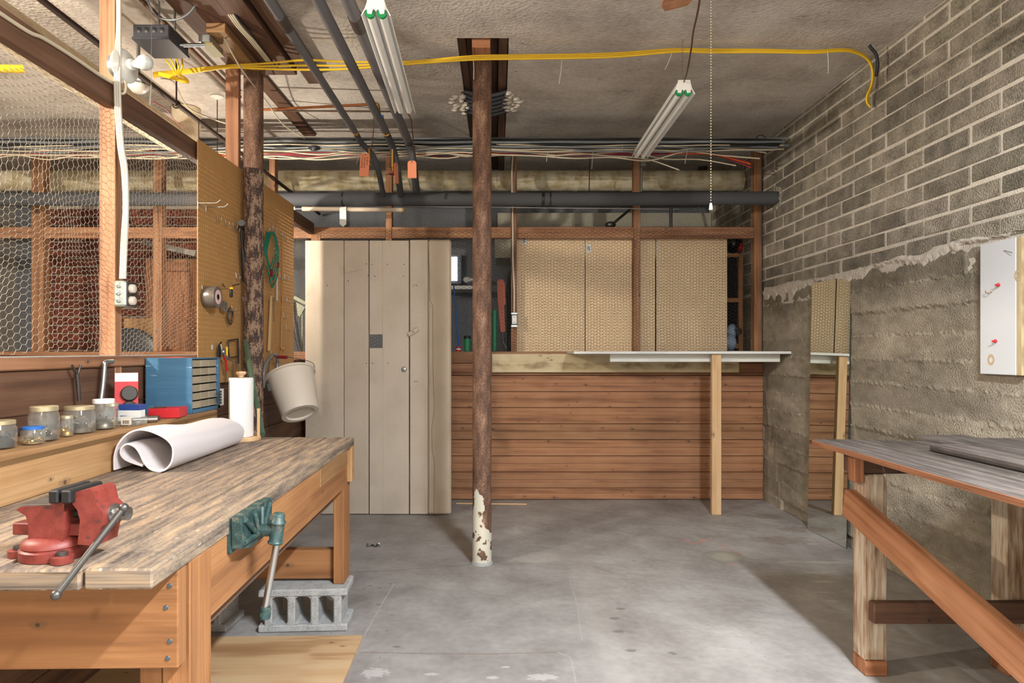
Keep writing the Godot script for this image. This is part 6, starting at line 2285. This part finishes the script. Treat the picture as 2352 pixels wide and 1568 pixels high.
func wall_things() -> void:
	var g: G
	# frameless mirror leaning by the wall
	var t := thing("wall_mirror", "tall narrow frameless mirror standing against the concrete wall", "mirror", Vector3(2.252, 0, -4.56))
	var p0 := Vector3(2.222, .003, -4.775)
	var p1 := Vector3(2.25, .003, -4.30)
	var lean := Vector3(.03, 1.757, 0)
	var u := (p1 - p0)
	var nn := lean.cross(u).normalized()
	if nn.x > 0: nn = -nn
	g = g0()
	g.uo = Vector2.ZERO
	g.quad(p0, p1, p1 + lean, p0 + lean, nn, Vector2.ZERO, Vector2.RIGHT, Vector2.ONE, Vector2.DOWN)
	part(t, "glass", g, M("mirror_glass"))
	g = g0()
	var e := -nn * .006
	for q in [[p0, p1], [p1, p1 + lean], [p1 + lean, p0 + lean], [p0 + lean, p0]]:
		var a: Vector3 = q[0]
		var b: Vector3 = q[1]
		g.quad(a, b, b + e, a + e, (a + b) / 2 - (p0 + p1 + lean) / 2, Vector2.ZERO, Vector2.RIGHT, Vector2.ONE, Vector2.DOWN)
	g.quad(p0 + e, p1 + e, p1 + e + lean, p0 + e + lean, -nn, Vector2.ZERO, Vector2.RIGHT, Vector2.ONE, Vector2.DOWN)
	part(t, "backing", g, mat("mirror_edge", rgb(48, 56, 52), .3))
	# white board on the wall with hooks
	var x1 := WX - .006
	var x0 := x1 - .022
	t = thing("wall_board", "white painted board with two red hooks and ring stains on the wall", "board", Vector3(x1, 1.17, -3.0))
	g = g0()
	g.mm(x0, x1, 1.17, 1.772, 2.90, 3.115, 1, .002)
	part(t, "board", g, M("white_board"))
	g = g0(Color(.95, .9, .82))
	g.mm(x0 + .001, x1, 1.17, 1.772, 2.868, 2.899, 1, .002)
	part(t, "raw_edge", g, M("dirty_cream"), "cream edge strip")
	for q in [[2296, 654], [2289, 783]]:
		var p := PX(q[0], q[1], x0)
		g = g0()
		g.ball(p + Vector3(-.006, 0, 0), Vector3(.007, .008, .008), 10)
		g.tube(smooth_path([p + Vector3(-.006, 0, 0), p + Vector3(-.016, -.004, 0), p + Vector3(-.02, .004, 0)], 3), .0025, 6)
		part(t, "red_hook", g, M("red"), "small red hook")
	var cp := PX(2279, 670, x0)
	g = g0()
	g.tube(smooth_path([cp, cp + Vector3(-.008, 0, 0), cp + Vector3(-.014, -.006, -.008), cp + Vector3(-.016, -.002, -.018), cp + Vector3(-.014, .008, -.022)], 3), .0018, 6)
	part(t, "brass_cup_hook", g, M("brass"), "brass cup hook")
	g = g0()
	g.tube([PX(2306, 575, x0 - .001), PX(2325, 580, x0 - .012)], .0013, 5)
	part(t, "nail", g, M("steel_dark"), "bent nail")
	for q in [[2276, 826, .022, .026, 0.0], [2337, 632, .018, .024, 0.0]]:
		var p := PX(q[0], q[1], x0 - .0006)
		g = g0()
		for k in 20:
			var a0 := TAU * k / 20
			var a1 := TAU * (k + 1) / 20
			for w in [[.5, 1.0]]:
				var A := p + Vector3(0, sin(a0) * q[3] * w[0], cos(a0) * q[2] * w[0])
				var B := p + Vector3(0, sin(a0) * q[3] * w[1], cos(a0) * q[2] * w[1])
				var C := p + Vector3(0, sin(a1) * q[3] * w[1], cos(a1) * q[2] * w[1])
				var D := p + Vector3(0, sin(a1) * q[3] * w[0], cos(a1) * q[2] * w[0])
				g.quad(A, B, C, D, Vector3.LEFT, Vector2.ZERO, Vector2.ZERO, Vector2.ZERO, Vector2.ZERO)
		part(t, "ring_stain", g, mat("stain", rgb(204, 178, 142), .7) if not mats.has("stain") else M("stain"), "brown ring stain")

func electrical() -> void:
	var g: G
	var t: Node3D
	# black junction box on the ceiling
	t = thing("black_junction_box", "black metal junction box with knockouts under the ceiling", "junction box", P(365, 130, 3.3))
	g = g0()
	var x0 := P(305, 0, 3.3).x
	var x1 := P(388, 0, 3.3).x
	g.mm(x0, x1, 2.83, 2.895, 3.3, 3.51, 2, .004)
	part(t, "case", g, M("black_box"))
	g = g0()
	g.mm(x0 - .004, x1 + .004, 2.818, 2.832, 3.295, 3.515, 2, .002)
	part(t, "cover", g, M("black_box"))
	for k in 4:
		g = g0()
		g.lathe([Vector2(.0, .0015), Vector2(.012, .0015), Vector2(.014, 0)], 14, Transform3D(Basis(Vector3.RIGHT, PI / 2), Vector3(x0 + .03 + k * .038, 2.866, -3.2995)))
		part(t, "knockout", g, M("black"))
	for k in 2:
		g = g0()
		g.tube([Vector3(x0 + .07 + k * .08, 2.89, -3.42), Vector3(x0 + .07 + k * .08, CEIL - .001, -3.42)], .005, 6)
		part(t, "hanger", g, M("galvanised"))
	g = g0()
	g.tube([P(412, 104, 3.42), P(470, 103, 3.46)], .0095, 10)
	solo("metal_conduit", "short shiny metal conduit between the two ceiling boxes", "conduit", g, M("galvanised"))
	t = thing("galvanised_box", "small galvanised box with a yellow cover near the beam", "junction box", P(470, 108, 3.45))
	g = g0()
	g.mm(P(455, 0, 3.45).x, P(482, 0, 3.45).x, P(0, 95, 3.45).y, P(0, 78, 3.45).y, 3.45, 3.62, 2, .004)
	part(t, "case", g, M("galvanised"))
	g = g0()
	g.mm(P(459, 0, 3.45).x, P(486, 0, 3.45).x, P(0, 99, 3.45).y, P(0, 95, 3.45).y, 3.46, 3.62, 2, .001)
	part(t, "cover", g, mat("dull_yellow", rgb(150, 136, 80), .6))
	# porcelain lampholder with an unlit bulb on the near stud
	var c := P(284, 152, 2.73)
	t = thing("lampholder", "white porcelain lampholder with a frosted bulb on the near stud", "lamp", c)
	var ax := Vector3(.93, .0, .3).normalized()
	var fr := frame_along(c, c + ax)
	g = g0()
	g.lathe([Vector2(.0, -.035), Vector2(.05, -.035), Vector2(.053, 0), Vector2(.0, 0)], 24, fr)
	part(t, "metal_box", g, M("galvanised"))
	g = g0()
	g.lathe([Vector2(.066, 0), Vector2(.068, .006), Vector2(.06, .014), Vector2(.036, .02), Vector2(.024, .034), Vector2(.022, .05), Vector2(.014, .052), Vector2(0, .052)], 30, fr)
	part(t, "porcelain_base", g, M("porcelain"))
	g = g0()
	g.lathe([Vector2(.013, .05), Vector2(.0145, .062), Vector2(.02, .08), Vector2(.029, .098), Vector2(.031, .11), Vector2(.028, .125), Vector2(.018, .137), Vector2(0, .142)], 24, fr)
	var bm := mat("stud_bulb", rgb(214, 216, 212), .3)
	part(t, "bulb", g, bm, "frosted bulb")
	g = g0()
	g.tube(smooth_path([P(278, 190, 2.7), P(286, 186, 2.7), P(289, 200, 2.7), P(286, 213, 2.7), P(278, 215, 2.7)], 4), .0055, 7)
	part(t, "cable_loop", g, M("cable_cream"))
	# pull string
	g = g0()
	g.tube([P(347, 196, 2.9), P(344, 242, 2.9)], .004, 6)
	g.tube([P(347, 197, 2.9), Vector3(P(350, 0, 2.9).x, CEIL - .001, -2.9)], .0007, 4)
	solo("pull_handle", "white pull cord handle hanging near the ring hanger", "pull cord", g, M("cable_white"))
	t = thing("ceiling_lampholder", "empty white lampholder under the ceiling behind the near stud", "lamp", P(320, 214, 3.7))
	g = g0()
	var c2 := P(318, 212, 3.7)
	g.lathe([Vector2(0, .0), Vector2(.03, .0), Vector2(.05, .02), Vector2(.055, .032), Vector2(.05, .04)], 22, Transform3D(Basis(), c2))
	part(t, "porcelain_base", g, M("porcelain"))
	g = g0()
	g.mm(c2.x - .045, c2.x + .045, c2.y + .04, c2.y + .09, -c2.z - .045, -c2.z + .045, 0, .008)
	g.tube([c2 + Vector3(0, .09, 0), Vector3(c2.x, CEIL - .001, c2.z)], .01, 8)
	part(t, "metal_box", g, M("galvanised"))
	# outlet box on the near stud
	var d := 2.70
	t = thing("outlet_box", "galvanised outlet box with a cream duplex outlet on the near stud", "outlet", P(280, 704, d))
	g = g0()
	var ox0 := P(260, 0, d).x
	g.mm(ox0, P(288, 0, d).x, P(0, 703, d).y, P(0, 644, d).y, d, d + .09, 1, .007)
	var bxp := part(t, "metal_box", g, mat("box_pale", rgb(176, 188, 180), .4, .6))
	for k in 3:
		g = g0()
		g.lathe([Vector2(.004, .001), Vector2(.0095, .0012), Vector2(.0105, 0)], 14, Transform3D(Basis(Vector3.RIGHT, PI / 2), P(272, 656 + k * 17, d - .0004)))
		part(bxp, "knockout", g, M("galvanised"))
	var ex := P(288, 0, d).x
	g = g0()
	g.mm(ex, ex + .003, P(0, 702, d).y, P(0, 645, d).y, d + .005, d + .085, 1, .001)
	part(t, "face_plate", g, M("steel_dark"))
	for yy in [661, 689]:
		g = g0()
		g.lathe([Vector2(.0185, 0), Vector2(.0175, .014), Vector2(.015, .017), Vector2(0, .017)], 20, Transform3D(Basis(Vector3(0, 0, 1), -PI / 2), Vector3(ex + .003, P(0, yy, d).y, -(d + .035))))
		part(t, "socket", g, M("cream_plastic"))
	# open outlet on the back partition stud
	d = 5.69
	t = thing("bare_outlet", "bare white duplex outlet without a cover on the back stud", "outlet", P(1182, 750, d))
	g = g0()
	g.mm(P(1174, 0, d).x, P(1188, 0, d).x, P(0, 750, d).y, P(0, 719, d).y, d - .012, d + .012, 1, .003)
	part(t, "black_box", g, M("black"))
	g = g0()
	g.mm(P(1176, 0, d).x, P(1187, 0, d).x, P(0, 744, d).y, P(0, 724, d).y, d - .02, d - .011, 1, .004)
	var oo := part(t, "outlet", g, M("white"))
	for yy in [728, 740]:
		for s in [-.006, .006]:
			g = g0()
			g.box(P(1181.5, yy, d - .0205) + Vector3(s, 0, 0), Vector3(.003, .01, .001), 1, 0)
			part(oo, "slot", g, M("black"))
	g = g0()
	g.mm(P(1174, 0, d).x, P(1188, 0, d).x, P(0, 751, d).y, P(0, 746, d).y, d - .016, d - .011, 1, .002)
	g.mm(P(1174, 0, d).x, P(1188, 0, d).x, P(0, 722, d).y, P(0, 718, d).y, d - .016, d - .011, 1, .002)
	part(t, "strap", g, M("galvanised"))

func cinder_block(at: Vector3, turn: float, label: String) -> void:
	# lying on its side: cores point to the viewer
	var t := thing("cinder_block", label, "concrete block", at, Basis(Vector3.UP, turn))
	var g := g0()
	var L := .40
	var hh := .194
	var dp := .19
	var th := .034
	# shells with flared ears at the ends
	for s in [0.0, 1.0]:
		var y0 := 0.0 if s == 0.0 else hh - th
		g.box(Vector3(0, y0 + th / 2, -dp / 2), Vector3(L, th, dp), 0, .006)
	for w in [-.155, -.052, .052, .155]:
		g.box(Vector3(w, hh / 2, -dp / 2), Vector3(.036, hh - th * 1.6, dp - .004), 1, .006)
	# rounded inner corners
	for w in [-.1035, 0.0, .1035]:
		for sx in [-1.0, 1.0]:
			for sy in [0.0, 1.0]:
				var cx: float = w + sx * .037
				var cy: float = th if sy == 0.0 else hh - th
				var k := 1.0 if sy == 0.0 else -1.0
				g.prism(PackedVector2Array([Vector2(cx, cy), Vector2(cx - sx * .016, cy), Vector2(cx - sx * .005, cy + k * .005), Vector2(cx, cy + k * .016)]), -dp + .003, -.003)
	part(t, "block_body", g, M("cinder"))

func floor_things() -> void:
	var g: G
	cinder_block(Vector3(-.885, .001, -3.02), deg_to_rad(3.0), "grey concrete block with three open cores carrying the far workbench leg")
	cinder_block(Vector3(-1.43, .001, -3.03), deg_to_rad(-4.0), "grey concrete block mostly hidden behind the near workbench leg")
	g = g0(Color.WHITE, 1.2, .6)
	g.x = Transform3D(Basis(Vector3.UP, deg_to_rad(1.2)), Vector3(-.6, 0, -2.96))
	g.box(Vector3(-.6, .008, .8), Vector3(1.2, .013, 1.6), 0, .001)
	solo("plywood_sheet", "flat sheet of plywood lying on the floor under the workbench", "plywood", g, M("plywood"))
	# scraps of debris
	g = g0()
	for i in 22:
		var p := PY(862 + rng.randf_range(-20, 14), 1253 + rng.randf_range(-3, 3), 0.0)
		g.ball(p + Vector3(0, .003, 0), Vector3(rng.randf_range(.003, .009), .004, rng.randf_range(.003, .009)), 5)
	solo("floor_debris", "little heap of dark grit on the floor near the door", "debris", g, M("crystal"), "", "stuff")
	g = g0()
	g.ball(PY(870, 1250, 0.0) + Vector3(0, .006, 0), Vector3(.009, .006, .007), 7)
	solo("white_scrap", "white scrap lying in the grit on the floor", "scrap", g, M("white"))
	g = g0()
	g.tube([PY(1048, 1158, 0) + Vector3(0, .008, 0), PY(1210, 1160, 0) + Vector3(0, .008, 0)], .007, 6)
	solo("wood_strip", "thin pale wood strip lying along the foot of the back planks", "strip", g, M("pale_pine"))
